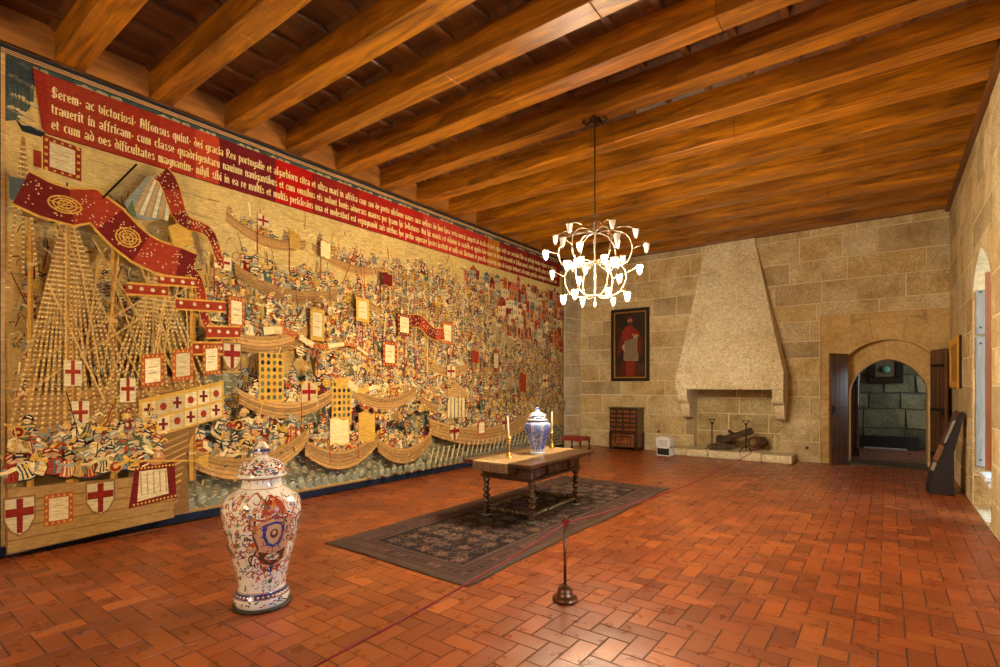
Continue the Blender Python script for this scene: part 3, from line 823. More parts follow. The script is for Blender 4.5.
# crowds, back rows first
def crowd(u0, u1, vtop, vbot, n, size, hole=None):
    L = []
    for k in range(n):
        u = R.uniform(u0, u1); t = (u - u0) / (u1 - u0)
        a = vtop(t) if callable(vtop) else vtop; b_ = vbot(t) if callable(vbot) else vbot
        v = R.uniform(b_, a)
        if hole and hole(u, v): continue
        L.append((u, v))
    for u, v in sorted(L, key=lambda q: -q[1]): soldier(u, v, size * R.uniform(.8, 1.2), dense=R.random() < .6)
def clutter(u0, u1, v0, v1, n, cols, L=(.03, .14)):
    for k in range(n):
        u, v = R.uniform(u0, u1), R.uniform(v0, v1); a = R.choice([R.uniform(-.4, .4), R.uniform(1.1, 2.0)]); l = R.uniform(*L)
        if R.random() < .6: T.line((u, v), (u + l * math.cos(a), v + l * math.sin(a)), R.uniform(.007, .02), vary(R, R.choice(cols), .18))
        else: T.arc(u, v, l * .4, a, a + R.uniform(1, 3), .009, vary(R, R.choice(cols), .18), 4)
EARTH = [TAN, BROWN, GOLD, CREAM, DKBR, TAN, GREEN, STEEL, IVORY, ROSE]
clutter(2.7, 8, 2.9, 3.9, 260, [TAN, CREAM, BROWN, GOLD], (.05, .2)); clutter(2.6, 11.3, 1.0, 3.2, 1500, EARTH); clutter(1.12, 2.7, .9, 3.6, 700, EARTH)
boat(3.1, 3.42, 1.1, .26, 9, -.1, .24, 1); boat(4.3, 3.3, 1.3, .26, 11, -.08, .26, 2); boat(6.0, 3.3, .9, .2, 8, -.05, .22, 1)
crowd(5.6, 8.6, 3.55, 2.9, 190, .26); crowd(2.9, 5.8, 3.0, 2.45, 110, .3)
boat(3.2, 2.72, 1.5, .34, 10, -.06, .34, 2); boat(5.0, 2.65, 1.5, .32, 11, -.04, .32, 2)
crowd(5.6, 8.4, 3.05, 2.0, 330, .28); crowd(8.2, 11.3, 2.3, 1.5, 200, .24); crowd(2.7, 5.8, 2.5, 1.9, 130, .32)
boat(2.75, 2.0, 1.5, .42, 9, .02, .38, 2); boat(4.5, 1.95, 1.6, .4, 11, -.03, .36, 2)
crowd(4.4, 8.0, 2.1, 1.2, 300, .32); crowd(8.0, 11.35, 1.75, .85, 330, .27)
boat(6.4, 1.75, 1.2, .3, 9, -.04, .3, 2)
for k in range(70):   # lances over the crowd
    u, v = R.uniform(4.0, 11.2), R.uniform(1.2, 3.2); a = R.uniform(-.4, .4); L = R.uniform(.4, .9)
    T.line((u, v), (u + L * math.sin(a), v + L * math.cos(a)), .012, vary(R, R.choice([RED, BROWN, GOLD, CREAM])), .4)
crowd(3.0, 8.0, 1.5, .75, 150, .36)
boat(3.2, 1.15, 1.4, .4, 9, .03, .4, 2); boat(4.9, 1.2, 1.3, .36, 9, 0, .36, 2); boat(6.3, 1.1, 1.1, .3, 8, 0, .34, 2)
# large rowing barge low on the right with oars and shields
boat(6.5, .42, 3.6, .62, 24, .03, .36, 3, 1.1)
for k in range(26):
    u = 6.6 + k * .14; v = .42 + .03 * (u - 8.3)
    T.line((u, v + .12), (u - .1, v - .16), .03, C(*IVORY)); T.ell(u - .11, v - .18, .035, .06, C(*STEEL), 7)
cross_shield(7.15, .72, .26, .3, .03); frame_shield(7.95, .76, .26, .3, .03); cross_shield(8.75, .79, .26, .3, .03)
T.poly([(6.9, 1.0), (7.5, 1.0), (7.42, 1.38), (7.0, 1.38)], C(*CREAM)); T.poly([(6.82, 1.38), (7.58, 1.36), (7.2, 1.66)], C(*TAN))
for k in range(6): T.line((6.95 + .1 * k, 1.0), (6.95 + .1 * k, 1.36), .025, C(*SLATE))
boat(2.62, .42, 1.5, .5, 9, .06, .46, 2); boat(4.1, .36, 1.3, .5, 8, .03, .44, 2); boat(5.35, .3, 1.2, .46, 8, .02, .42, 2)
for k in range(30):
    u = 2.7 + k * .13; T.ell(u, .2 + .05 * (k % 2), .05, .075, vary(R, (140, 146, 128)), 8); T.line((u - .02, .24), (u + .03, .27), .015, C(*CREAM))
clutter(2.6, 11.3, .35, 3.0, 1500, EARTH + [RED, SLATE, NAVY], (.02, .09)); clutter(1.12, 2.7, .7, 3.0, 500, EARTH, (.03, .12))
# hanging banners and drums between the boats
for (u, v, w, h, fr) in ((5.1, 2.75, .24, .36, GOLD), (3.2, 2.5, .2, .4, ORNG), (5.62, 2.1, .3, .4, RED), (5.95, 2.6, .3, .36, CRIM), (7.0, 2.55, .3, .4, ORNG), (8.5, 2.1, .22, .42, CRIM), (4.3, 2.45, .22, .46, GOLD)):
    T.line((u, v - .7), (u, v + h * .6), .016, C(*RED)); frame_shield(u, v, w, h, -.05, fr)
for (u, v) in ((3.62, 1.72), (4.7, 1.35)):
    T.rect(u - .17, u + .17, v - .34, v + .3, C(*GOLD)); 
    for q in range(4):
        for z in range(7): T.ell(u - .12 + q * .08, v - .28 + z * .09, .028, .034, vary(R, R.choice([NAVY, GREEN, BROWN])), 6)
streamer(wave(3.55, 2.3, 5.2, 2.1, 14, .06, 1.6), .1, ORNG, CREAM); streamer(wave(6.1, 2.68, 6.9, 2.5, 8, .05, 1.1), .2, RED, CRIM, False)
streamer(wave(4.6, 1.62, 5.5, 1.5, 9, .05, 1.5), .12, IVORY, GOLD)
for (u, v, w, h, c, cr) in ((3.5, 3.75, .16, .14, IVORY, True), (3.95, 3.6, .14, .22, GOLD, False), (4.4, 3.55, .16, .22, CREAM, False), (2.95, 3.1, .2, .16, IVORY, True), (4.05, 1.5, .24, .26, CREAM, True), (6.95, 1.85, .22, .2, IVORY, True), (5.0, .95, .3, .4, GOLD, False), (4.5, .92, .32, .36, CREAM, False), (7.7, 2.15, .2, .24, RED, False), (9.3, 1.65, .22, .42, RED, False), (10.3, 1.7, .2, .26, CREAM, True), (5.5, 3.3, .2, .2, CRIM, False)):
    flag(u, v, w, h, c, .45, cr)
# ---- the great ship at the left end
for k in range(9):
    v = .95 + k * .2; soldier(1.3 + R.uniform(-.1, .1), v, .3, dense=True)
crowd(1.15, 2.6, 2.6, 1.3, 60, .26)
T.poly([(1.1, .95), (2.75, 1.3), (2.68, 1.75), (1.1, 1.45)], C(*BROWN))
for j in range(5):
    T.poly([(1.1, .97 + j * .1), (2.74, 1.32 + j * .09), (2.74, 1.39 + j * .09), (1.1, 1.05 + j * .1)], vary(R, (168, 124, 66), .1))
for u, w in ((1.56, .1), (2.28, .1), (2.66, .07), (1.9, .06), (1.25, .05)): mast(u, .5, 3.45 - (u - 1.5) * .35, w)
for a in ((1.5, 3.25, 1.1, 1.5, 1.15, 8), (1.56, 3.25, 1.54, 2.15, 1.15, 9), (2.28, 2.95, 1.75, 2.3, 1.3, 8), (2.3, 2.9, 2.3, 2.85, 1.55, 7), (1.2, 3.9, 1.1, 1.3, 2.6, 3)): ratlines(*a)
for k in range(22):
    T.line((1.1 + R.uniform(0, 1.6), 1.2 + R.uniform(0, .8)), (1.2 + R.uniform(0, 1.6), 2.5 + R.uniform(0, .9)), .014, vary(R, (200, 160, 90)), .4)
T.poly([(1.2, 3.16), (1.82, 3.2), (1.92, 3.42), (1.14, 3.42)], C(120, 84, 40))
T.poly([(1.16, 3.42), (1.2, 3.3), (1.3, 3.22), (1.7, 3.22), (1.86, 3.32), (1.92, 3.5), (1.5, 3.48)], C(*RED))
T.poly([(1.1,3.3),(1.2,3.24),(1.3,3.34),(1.22,3.5),(1.1,3.5)], C(*SLATE))
streamer([(1.18, 3.42), (1.35, 3.36), (1.55, 3.34), (1.72, 3.4), (1.86, 3.3), (2.0, 3.16), (2.14, 3.06), (2.3, 3.0), (2.5, 2.98), (2.66, 2.94)], .34, RED, CRIM, False)
for (u, v, a, b_) in ((1.5, 3.35, .13, .08), (2.02, 3.15, .11, .1)):
    for q in range(3): T.arc(u, v, a * (1 - .28 * q), 0, 6.28, .014, C(*GOLD), 12, b_ / a)
    for q in range(6): T.line((u, v), (u + a * math.cos(q), v + b_ * math.sin(q)), .01, C(*GOLD))
T.poly([(1.98, 3.5), (2.2, 3.86), (2.42, 3.9), (2.5, 3.6), (2.3, 3.4), (2.1, 3.36)], C(*STEEL)); 
for k in range(6): T.poly([(2.06 + k * .06, 3.42), (2.1 + k * .06, 3.42), (2.26 + k * .035, 3.86), (2.235 + k * .035, 3.86)], C(*(IVORY if k % 2 else TAN)))
T.poly([(2.0, 3.42), (2.1, 3.38), (2.06, 3.56)], C(*GREEN)); T.poly([(2.4, 3.36), (2.62, 3.5), (2.66, 3.2), (2.45, 3.16)], C(*GOLD))
streamer(wave(2.3, 3.86, 3.0, 3.1, 12, .08, 1.5, 1), .2, RED, CRIM)
streamer(wave(2.62, 2.9, 3.0, 1.95, 12, .06, 1.4), .12, RED, CRIM)
T.line((1.8, 3.5), (2.1, 3.95), .02, C(*BLACK)); frame_shield(1.52, 3.85, .3, .34, -.1, RED); T.rect(1.3, 1.36, 3.7, 3.86, C(*RED))
T.poly([(1.16, 4.12), (1.22, 4.06), (1.3, 4.08), (1.4, 4.06), (1.36, 4.0), (1.22, 4.0)], C(*NAVY)); T.ell(1.29, 4.1, .04, .02, C(*GOLD), 6)
for (u, v, w, h) in ((2.75, 2.45, .55, .12), (2.5, 2.7, .4, .1), (2.2, 2.55, .4, .12), (3.0, 2.15, .4, .14), (2.9, 1.95, .5, .14)):
    T.poly([(u - w / 2, v), (u + w / 2, v + .03), (u + w / 2, v + h + .03), (u - w / 2, v + h)], C(*RED)); T.path([(u - w / 2, v), (u + w / 2, v + .03)], .02, C(*GOLD)); T.path([(u - w / 2, v + h), (u + w / 2, v + h + .03)], .02, C(*GOLD))
    for q in range(4): T.ell(u - w * .4 + w * .26 * q, v + h * .5 + .02, .022, .022, C(*IVORY), 6)
# stern castle with two rows of shields
def sk_quad(u0, u1, v0, v1, s_, c): T.poly([(u0, v0), (u1, v0 + (u1 - u0) * s_), (u1, v1 + (u1 - u0) * s_), (u0, v1)], c)
T.poly([(2.0, .12), (2.62, .16), (2.6, .9), (2.72, 1.15), (2.05, 1.0)], C(*BROWN))
for k in range(11):
    T.path([(2.05 + .02 * k, .2 + .07 * k), (2.3, .18 + .075 * k), (2.5 + .012 * k, .3 + .075 * k)], .02, vary(R, (190, 146, 80)))
sk_quad(2.12, 3.0, 1.0, 1.44, .24, C(*GOLD))
for row in range(2):
    for k in range(6):
        u0 = 2.15 + k * .14; v0 = 1.03 + row * .2
        sk_quad(u0, u0 + .125, v0 + k * .0336, v0 + .17 + k * .0336, .24, vary(R, (206, 186, 136)))
        if (k + row) % 2:
            uu, vv = u0 + .062, v0 + .1 + k * .0336; T.rect(uu - .014, uu + .014, vv - .06, vv + .07, C(*CRIM)); T.rect(uu - .045, uu + .045, vv - .01, vv + .02, C(*CRIM))
        else: T.ell(u0 + .062, v0 + .1 + k * .0336, .035, .045, C(*RED), 8)
for k, (u, w) in enumerate(((2.25, .22), (2.55, .22), (2.86, .2))): frame_shield(u, 1.76 + k * .07, w, .36, .15, ORNG)
cross_shield(3.1, 1.95, .2, .3)
for (u, v) in ((1.56, 1.72), (1.62, 1.32), (2.02, 1.55)):
    T.rect(u - .07, u + .07, v - .13, v + .12, C(*IVORY)); T.rect(u - .015, u + .015, v - .12, v + .12, C(*RED)); T.rect(u - .06, u + .06, v - .01, v + .03, C(*RED))
# soldiers at the rail and the hull planks of the near side
for u in np.arange(1.14, 2.3, .09): soldier(float(u), .92 + R.uniform(-.06, .08), .34, dense=True)
for u in np.arange(1.18, 2.3, .09): soldier(float(u), .76 + R.uniform(-.05, .06), .36, dense=True)
for u in np.arange(1.14, 2.35, .095): soldier(float(u), .6 + R.uniform(-.05, .06), .38, dense=True)
T.poly([(1.08, .06), (2.45, .12), (2.4, .62), (1.08, .66)], C(*BROWN))
for j in range(5):
    T.poly([(1.09, .07 + j * .12), (2.46, .12 + j * .1), (2.44, .21 + j * .1), (1.09, .175 + j * .12)], vary(R, (172, 134, 78), .07))
cross_shield(1.17, .4, .2, .32); frame_shield(1.45, .41, .22, .3, 0, ORNG); cross_shield(1.78, .46, .22, .3)
T.poly([(2.02, .3), (2.48, .34), (2.46, .74), (2.08, .72)], C(*CRIM)); T.poly([(2.1, .36), (2.4, .4), (2.38, .68), (2.12, .68)], C(*IVORY)); T.line((2.05, .8), (2.75, .72), .02, C(*GOLD)); T.poly([(2.7, .76), (2.82, .8), (2.82, .62), (2.7, .7)], C(*GOLD))
for k in range(5): T.line((2.14 + .06 * k, .42), (2.13 + .06 * k, .66), .014, C(*TAN))
for k in range(12): T.ell(2.07 + .036 * k, .33 + .003 * k, .012, .014, C(*GOLD), 5); T.ell(2.07 + .034 * k, .71, .012, .014, C(*GOLD), 5)
# dark sky strip with white cloud tufts along the top
for k in range(82):
    u = TU0 + .04 + k * .1255; T.poly([(u, 4.46), (u + .127, 4.46), (u + .127, 4.69), (u, 4.69)], vary(R, (66, 82, 78), .1))
for k in range(3): T.poly([(1.1, 4.68), (1.1, 4.05), (1.2, 4.1 + .08 * k), (1.3, 4.3 + .1 * k), (1.3, 4.68)], C(84, 92, 80))
u = 1.2
while u < 11.3:
    w = R.uniform(.16, .34)
    for q in range(9): T.ell(u + w * q / 8, 4.63 + .012 * math.sin(q * 1.9), w * .1, .012 + .008 * (q % 3), vary(R, (166, 162, 118), .08), 8)
    u += w + R.uniform(.1, .5)
for (u, v) in ((1.13, 4.5), (1.15, 4.33), (1.12, 4.2), (1.2, 4.12)):
    for q in range(7): T.ell(u + .025 * q + R.uniform(0, .02), v - .008 * q + R.uniform(-.01, .014), R.uniform(.018, .032), R.uniform(.01, .02), vary(R, (206, 182, 124), .08), 8)
    T.line((u - .02, v - .02), (u + .2, v - .07), .01, C(150, 134, 96))
for k in range(26): T.line((1.1 + k * .008, 4.66), (1.1 + k * .008, 4.2 + R.uniform(0, .3)), .006, vary(R, (60, 74, 76), .15))
field = T.build('woven_field', M_TAP, tapestry)

# ---- the inscription band
BV0, BV1 = 4.045, 4.625
G = Paint(lambda u, v, h: (0.058 + h, u - TC, v - TV0), 10.5, 4.8, cell=0.03, step=0.000002, u0=TU0, v0=0)
segs = [(1.40, RED), (2.0, (158, 48, 30)), (2.75, (186, 66, 34)), (3.02, (112, 30, 34)), (3.75, (180, 24, 16)), (4.3, (140, 34, 28)), (5.1, (160, 34, 24)), (5.9, (172, 36, 26)), (6.5, (184, 58, 40)), (7.5, (178, 50, 34)), (8.35, (190, 110, 34)), (8.75, (136, 40, 28)), (9.8, (122, 36, 28)), (11.2, None)]
for (a, c), (b_, _) in zip(segs, segs[1:]):
    n = max(1, int((b_ - a) / .16))
    for k in range(n):
        x0, x1 = a + (b_ - a) * k / n, a + (b_ - a) * (k + 1) / n
        G.poly([(x0, BV0), (x1, BV0), (x1, BV1), (x0, BV1)], vary(R, c, .04))
G.poly([(1.29, 4.64), (1.40, 4.625), (1.40, 4.045), (1.36, 4.08)], C(150, 46, 30)); G.poly([(11.19, 4.62), (11.3, 4.6), (11.24, 4.05), (11.19, 4.05)], C(150, 40, 26))
G.line((1.4, BV0), (11.2, BV0), .014, C(110, 40, 24), .5)
# black-letter strokes: each letter is pen strokes on a grid, x-height 1, ascender 1.65, descender -0.6
GL = {
 'a': (.95, [(.1, .8, .35, 1), (.35, 1, .75, .85), (.75, .9, .75, 0), (.75, .5, .15, .35), (.15, .4, .15, .1), (.15, .1, .45, 0), (.45, 0, .75, .2)]),
 'b': (.95, [(.2, 1.65, .2, .1), (.2, .1, .5, 0), (.5, 0, .8, .2), (.8, .2, .8, .8), (.8, .8, .5, 1), (.5, 1, .2, .85)]),
 'c': (.8, [(.7, .9, .45, 1), (.45, 1, .18, .8), (.18, .8, .18, .2), (.18, .2, .45, 0), (.45, 0, .7, .15)]),
 'd': (.95, [(.2, 1.6, .8, .85), (.8, .85, .8, .2), (.8, .2, .5, 0), (.5, 0, .18, .2), (.18, .2, .18, .75), (.18, .75, .5, .95)]),
 'e': (.85, [(.72, .55, .72, .8), (.72, .8, .45, 1), (.45, 1, .18, .8), (.18, .8, .18, .2), (.18, .2, .45, 0), (.45, 0, .72, .15), (.2, .42, .72, .6)]),
 'f': (.65, [(.25, -.1, .25, 1.35), (.25, 1.35, .6, 1.6), (.05, .95, .55, .95)]),
 'g': (.95, [(.78, .95, .78, -.35), (.78, -.35, .3, -.55), (.78, .2, .45, .05), (.45, .05, .18, .25), (.18, .25, .18, .8), (.18, .8, .78, .95)]),
 'h': (.95, [(.2, 1.65, .2, 0), (.2, .85, .5, 1), (.5, 1, .8, .8), (.8, .8, .75, -.35)]),
 'i': (.45, [(.22, 1, .22, 0), (.1, .9, .3, 1.0), (.15, .1, .35, 0), (.2, 1.3, .34, 1.42)]),
 'l': (.45, [(.22, 1.65, .22, .05), (.2, .08, .38, 0)]),
 'm': (1.45, [(.2, 1, .2, 0), (.7, .95, .7, 0), (1.2, .95, 1.2, 0), (.2, .85, .45, 1), (.45, 1, .7, .85), (.7, .85, .95, 1), (.95, 1, 1.2, .85)]),
 'n': (.98, [(.2, 1, .2, 0), (.75, .9, .75, 0), (.2, .85, .5, 1), (.5, 1, .75, .85), (.7, .08, .9, 0)]),
 'o': (.95, [(.45, 1, .18, .8), (.18, .8, .18, .2), (.18, .2, .45, 0), (.45, 0, .78, .2), (.78, .2, .78, .8), (.78, .8, .45, 1)]),
 'p': (.95, [(.2, 1.05, .2, -.6), (.2, .85, .5, 1), (.5, 1, .8, .8), (.8, .8, .8, .2), (.8, .2, .5, 0), (.5, 0, .2, .12)]),
 'q': (.95, [(.78, 1, .78, -.6), (.78, .85, .45, 1), (.45, 1, .18, .8), (.18, .8, .18, .2), (.18, .2, .45, 0), (.45, 0, .78, .15)]),
 'r': (.72, [(.22, 1, .22, 0), (.22, .85, .45, 1), (.45, 1, .65, .85), (.15, .08, .36, 0)]),
 's': (.8, [(.7, .88, .45, 1), (.45, 1, .2, .82), (.2, .82, .7, .3), (.7, .3, .7, .15), (.7, .15, .4, 0), (.4, 0, .15, .12)]),
 't': (.62, [(.25, 1.25, .25, .12), (.25, .12, .55, 0), (.05, .95, .55, .95)]),
 'u': (.98, [(.2, 1, .2, .12), (.2, .12, .45, 0), (.45, 0, .75, .15), (.75, 1, .75, 0)]),
 'v': (.95, [(.15, 1.25, .22, .2), (.22, .2, .5, 0), (.5, 0, .8, .25), (.8, .25, .8, .85), (.8, .85, .45, 1)]),
 'x': (.85, [(.15, 1, .72, 0), (.7, 1, .15, 0), (.2, .5, .65, .5)]),
 '.': (.5, [(.2, .45, .32, .55)]), '?': (.8, []),
 'S': (1.3, [(1.1, 1.4, .6, 1.6), (.6, 1.6, .2, 1.2), (.2, 1.2, 1.0, .6), (1.0, .6, 1.0, .2), (1.0, .2, .5, -.05), (.5, -.05, .1, .2), (.5, 1.5, .5, .1), (.1, .8, .35, .9), (.7, 1.2, 1.2, 1.1)]),
 'A': (1.3, [(.1, 1.3, .6, 1.6), (.6, 1.6, 1.05, 1.3), (1.05, 1.3, 1.05, 0), (.3, 1.3, .3, .1), (.05, .1, .5, 0), (.3, .7, 1.05, .7), (.5, 1.4, .55, .5)]),
 'R': (1.2, [(.25, 1.5, .25, 0), (.05, 1.3, .5, 1.6), (.5, 1.6, .95, 1.35), (.95, 1.35, .95, .95), (.95, .95, .3, .75), (.5, .75, 1.1, 0), (.05, .6, .4, .65)]),
 'Q': (1.2, [(.6, 1.5, .2, 1.2), (.2, 1.2, .2, .3), (.2, .3, .6, 0), (.6, 0, 1.0, .3), (1.0, .3, 1.0, 1.2), (1.0, 1.2, .6, 1.5), (.6, 1.4, .6, .1)]),
}
L1 = 'Serem. ac victoriosi. Alfonsus quint. dei gracia Rex portugalie et algarbioru citra et ultra mari in affrica cum suo de portu ulixbone naues suas uellens die lune hora sexta mensis augusti ab insula ut arces quas dedit sue serenitati filio suo principe domino iohanne et ceteris nobilibus ad mare transire et ordinauit classem suam in conspectu oppidi arzile ponere'
L2 = 'trauerit in affricam. cum classe quadrigentaru nauium nauigantibus et cum omnibus eis uolunt bonis aduersus mauros per ipsum hic bellaturus. Qui hic mauris est oblatum in castello et oppido inde naues in terram descendit et bellum mauris intulit nam ille primus fuit qui terram tetigit cum filio suo et principibus et populo multo super litus maris'
L3 = 'Et cum ad oes dificultates magnanim. nihil sibi in ea re multis et multis periclosius una et molestiori est expugnandi suis uiribus hoc prelio superare hostes instituit ut nulla uis fluctuum et procella uentorum eum ab incepto detineret sed omnia pericula contempsit et milites suos ad terram duxit cum magno animo et summa fortitudine regis ac principis'
E_ = Paint(lambda u, v, h: (0.0600 + h, u - TC, v - TV0), 10.5, 4.8, cell=0.01, step=0.00008, u0=TU0, v0=0)
def write(s_, u, v, x, maxu, col):
    for ch in s_:
        if ch == ' ': u += x * .5; continue
        g = GL.get(ch) or GL.get(ch.lower()) or GL['n']
        if u > maxu: return u
        for (a, b_, c_, d) in g[1]:
            wd = x * (.2 if abs(a - c_) < .2 else .13)
            du, dv = (c_ - a) * x * .60, (d - b_) * x; L = math.hypot(du, dv); ex, ey = du / L * wd * .3, dv / L * wd * .3
            p = (u + a * x * .60 - ex, v + b_ * x - ey); q = (u + c_ * x * .60 + ex, v + d * x + ey)
            nx, ny = -dv / L * wd / 2, du / L * wd / 2
            E_.poly([(p[0] + nx, p[1] + ny), (p[0] - nx, p[1] - ny), (q[0] - nx, q[1] - ny), (q[0] + nx, q[1] + ny)], col)
        u += g[0] * x * .60 + x * .06
    return u
XH = 0.064
def adv(s_, x): return sum((x * .5 if ch == ' ' else (GL.get(ch) or GL.get(ch.lower()) or GL['n'])[0] * x * .60 + x * .06) for ch in s_)
for s_, v in ((L1, 4.42), (L2, 4.262), (L3, 4.108)):
    s_ = s_ + ' ' + s_[40:]
    write(s_, 1.43, v, XH, 11.08, C(238, 214, 140))
inscription = G.build('inscription_band', M_TAP, tapestry)
letters = E_.build('lettering', M_TAP, inscription)

# ---- border bands and lining
m = MB()
def band(u0, u1, v0, v1, x1, c):
    n = max(1, int(max(u1 - u0, v1 - v0) / 0.5))
    for k in range(n):
        if u1 - u0 > v1 - v0: m.box(0.03, x1, u0 + (u1 - u0) * k / n - TC, u0 + (u1 - u0) * (k + 1) / n - TC, v0 - TV0, v1 - TV0, vary(R, c, .05))
        else: m.box(0.03, x1, u0 - TC, u1 - TC, v0 + (v1 - v0) * k / n - TV0, v0 + (v1 - v0) * (k + 1) / n - TV0, vary(R, c, .05))
band(TU0 - .05, TU1, TV0 - .02, TV0 + .075, .086, (30, 38, 58))
band(TU0, TU1, TV0 + .075, TV0 + .088, .088, (176, 132, 80)); band(TU0, TU1, TV0 + .095, TV0 + .105, .088, (196, 160, 104))
band(TU0, TU1, TV1, TV1 + .035, .058, (40, 48, 56))
for k in range(3): band(TU0, TU1, TV1 - .045 + k * .016, TV1 - .036 + k * .016, .064, (206, 160, 104))
band(TU0, TU1, TV1 - .05, TV1, .062, (60, 58, 50))
band(TU0 - .05, TU0, TV0, TV1 + .035, .058, (40, 48, 56)); band(TU0, TU0 + .03, TV0 + .06, TV1 - .03, .0605, (200, 156, 96))
band(TU1 - .02, TU1 + .015, TV0, TV1, .058, (46, 50, 56))
m.build('border', M_TAP, tapestry)
m = MB(); m.box(0.012, 0.044, TU0 - .04 - TC, TU1 - TC, 0.0, TV1 - TV0 + .02); m.build('lining', plain('linen_lining', srgb(120, 104, 80), 0.9), tapestry)

# ------------------------------------------------------------------ fireplace
fp = empty('fireplace', (3.85, FAR, 0), 0, 'tall tapering granite chimneypiece with hood, brackets and raised hearth', 'fireplace')
X = 3.85
m = MB(); x0, x1, yf = 2.76 - X, 4.93 - X, -0.69
WHT = (1, 1, 1, 1)
# lintel band, hollow underneath
def rib(m, pts_yz, xa, xb, tint=WHT, sm=False): m.prism(pts_yz, 0, xa, xb, tint, sm)
lint = [(yf + .02, 1.50), (yf - .005, 1.53), (yf - .012, 1.66), (yf + .0, 1.78), (yf + .04, 1.86), (yf + .22, 1.86), (yf + .22, 1.50)]
rib(m, lint, x0, x1)
for a, b_ in ((x0, x0 + .2), (x1 - .2, x1)): m.prism([(a, 1.5), (b_, 1.5), (b_, 1.86), (a, 1.86)], 1, yf + .2, 0.0, WHT)
m.build('hood_lintel', M_HOOD, fp)
m = MB()
zs = [1.86, 2.4, 3.0, 3.6, 4.2, TOP - .06]
def hood_ring(z):
    t = (z - 1.86) / (4.8 - 1.86)
    a = x0 + .0 + (3.24 - 2.76) * t ** 0.92; b_ = x1 - (4.93 - 4.28) * t ** 0.96; y = yf + .04 + (0.60) * t ** 0.95
    return a, b_, min(y, -0.02)
n = 14
rngh = random.Random(4)
for i in range(n):
    z0, z1 = 1.86 + (TOP - .06 - 1.86) * i / n, 1.86 + (TOP - .06 - 1.86) * (i + 1) / n
    a0, b0, c0 = hood_ring(z0); a1, b1, c1 = hood_ring(z1)
    P = [(a0, c0, z0), (b0, c0, z0), (b0, 0, z0), (a0, 0, z0), (a1, c1, z1), (b1, c1, z1), (b1, 0, z1), (a1, 0, z1)]
    k = 1.0 if i % 3 else 0.97
    m.add(P, [(0, 1, 5, 4), (1, 2, 6, 5), (3, 0, 4, 7)] + ([(0, 3, 2, 1)] if i == 0 else []) + ([(4, 5, 6, 7)] if i == n - 1 else []), (k, k, k, 1))
m.build('hood', M_HOOD, fp)
def qcorbel(yb, yfr, ztop, zbot):
    P = [(yb, ztop), (yfr, ztop), (yfr, ztop - .04)]
    for k in range(9):
        a = PI / 2 * k / 8
        P.append((yfr + (ztop - .04 - zbot) * 0.62 * (1 - math.cos(a)), ztop - .04 - (ztop - .04 - zbot) * math.sin(a)))
    P.append((yb, zbot)); return P
for xa in (2.80 - X, 4.72 - X):
    m = MB(); m.prism(qcorbel(0.0, yf + .03, 1.5, 1.19), 0, xa, xa + .2, WHT)
    m.prism(qcorbel(0.0, yf + .25, 1.185, .86), 0, xa + .01, xa + .19, WHT)
    m.build('bracket', M_HOOD, fp)
xs = [2.42, 2.98, 3.45, 4.12, 4.52, 5.08]
for a, b_ in zip(xs, xs[1:]):
    k = rngh.uniform(.9, 1.0)
    m = MB(); m.bbox(a - X + .003, b_ - X - .003, -0.64, 0.3 if a > 2.9 and b_ < 4.8 else -0.004, 0.0, 0.165 + rngh.uniform(-.005, .005), 0.02, (k, k, k, 1)); 
    m.build('hearth_slab', M_HOOD, fp)

# andirons, logs
def andiron(loc, label):
    e = empty('andiron', loc, 0, label, 'andiron', 'iron firedogs on the hearth')
    m = MB(); m.tube([(0, 0, .05), (0, 0, .60)], .013, 8); m.lathe([(.02, .56), (.026, .58), (.02, .6)], 10); m.build('post', M_IRON, e)
    m = MB(); m.bbox(-.075, .075, -.012, .012, .655, .672, .003)
    m.tube([(-.05, 0, .655)] + [(-.05 * math.cos(PI * k / 8), 0, .65 - .05 * math.sin(PI * k / 8)) for k in range(9)] + [(.05, 0, .655)], .009, 8); m.build('fork', M_IRON, e)
    for s_ in (-1, 1):
        m = MB(); m.tube([(0, 0, .1), (s_ * .06, -.02, .08), (s_ * .11, -.05, .01), (s_ * .14, -.06, .008)], .011, 8); m.build('foot', M_IRON, e)
    m = MB(); m.bbox(-.012, .012, 0, .42, .085, .11, .003); m.tube([(0, .41, .0), (0, .41, .26)], .011, 8); m.build('log_bar', M_IRON, e)
    return e
andiron((3.47, 12.12, .166), 'black iron firedog with a forked top, the one closer to the drawer cabinet')
andiron((4.17, 12.12, .166), 'black iron firedog with a forked top, the one closer to the doorway')
M_LOG = wood('charred_log', srgb(40, 32, 28), srgb(104, 82, 62), (1, 9, 9), rough=0.9, coat=0)
M_CUT = plain('cut_wood', srgb(130, 100, 68), .9)
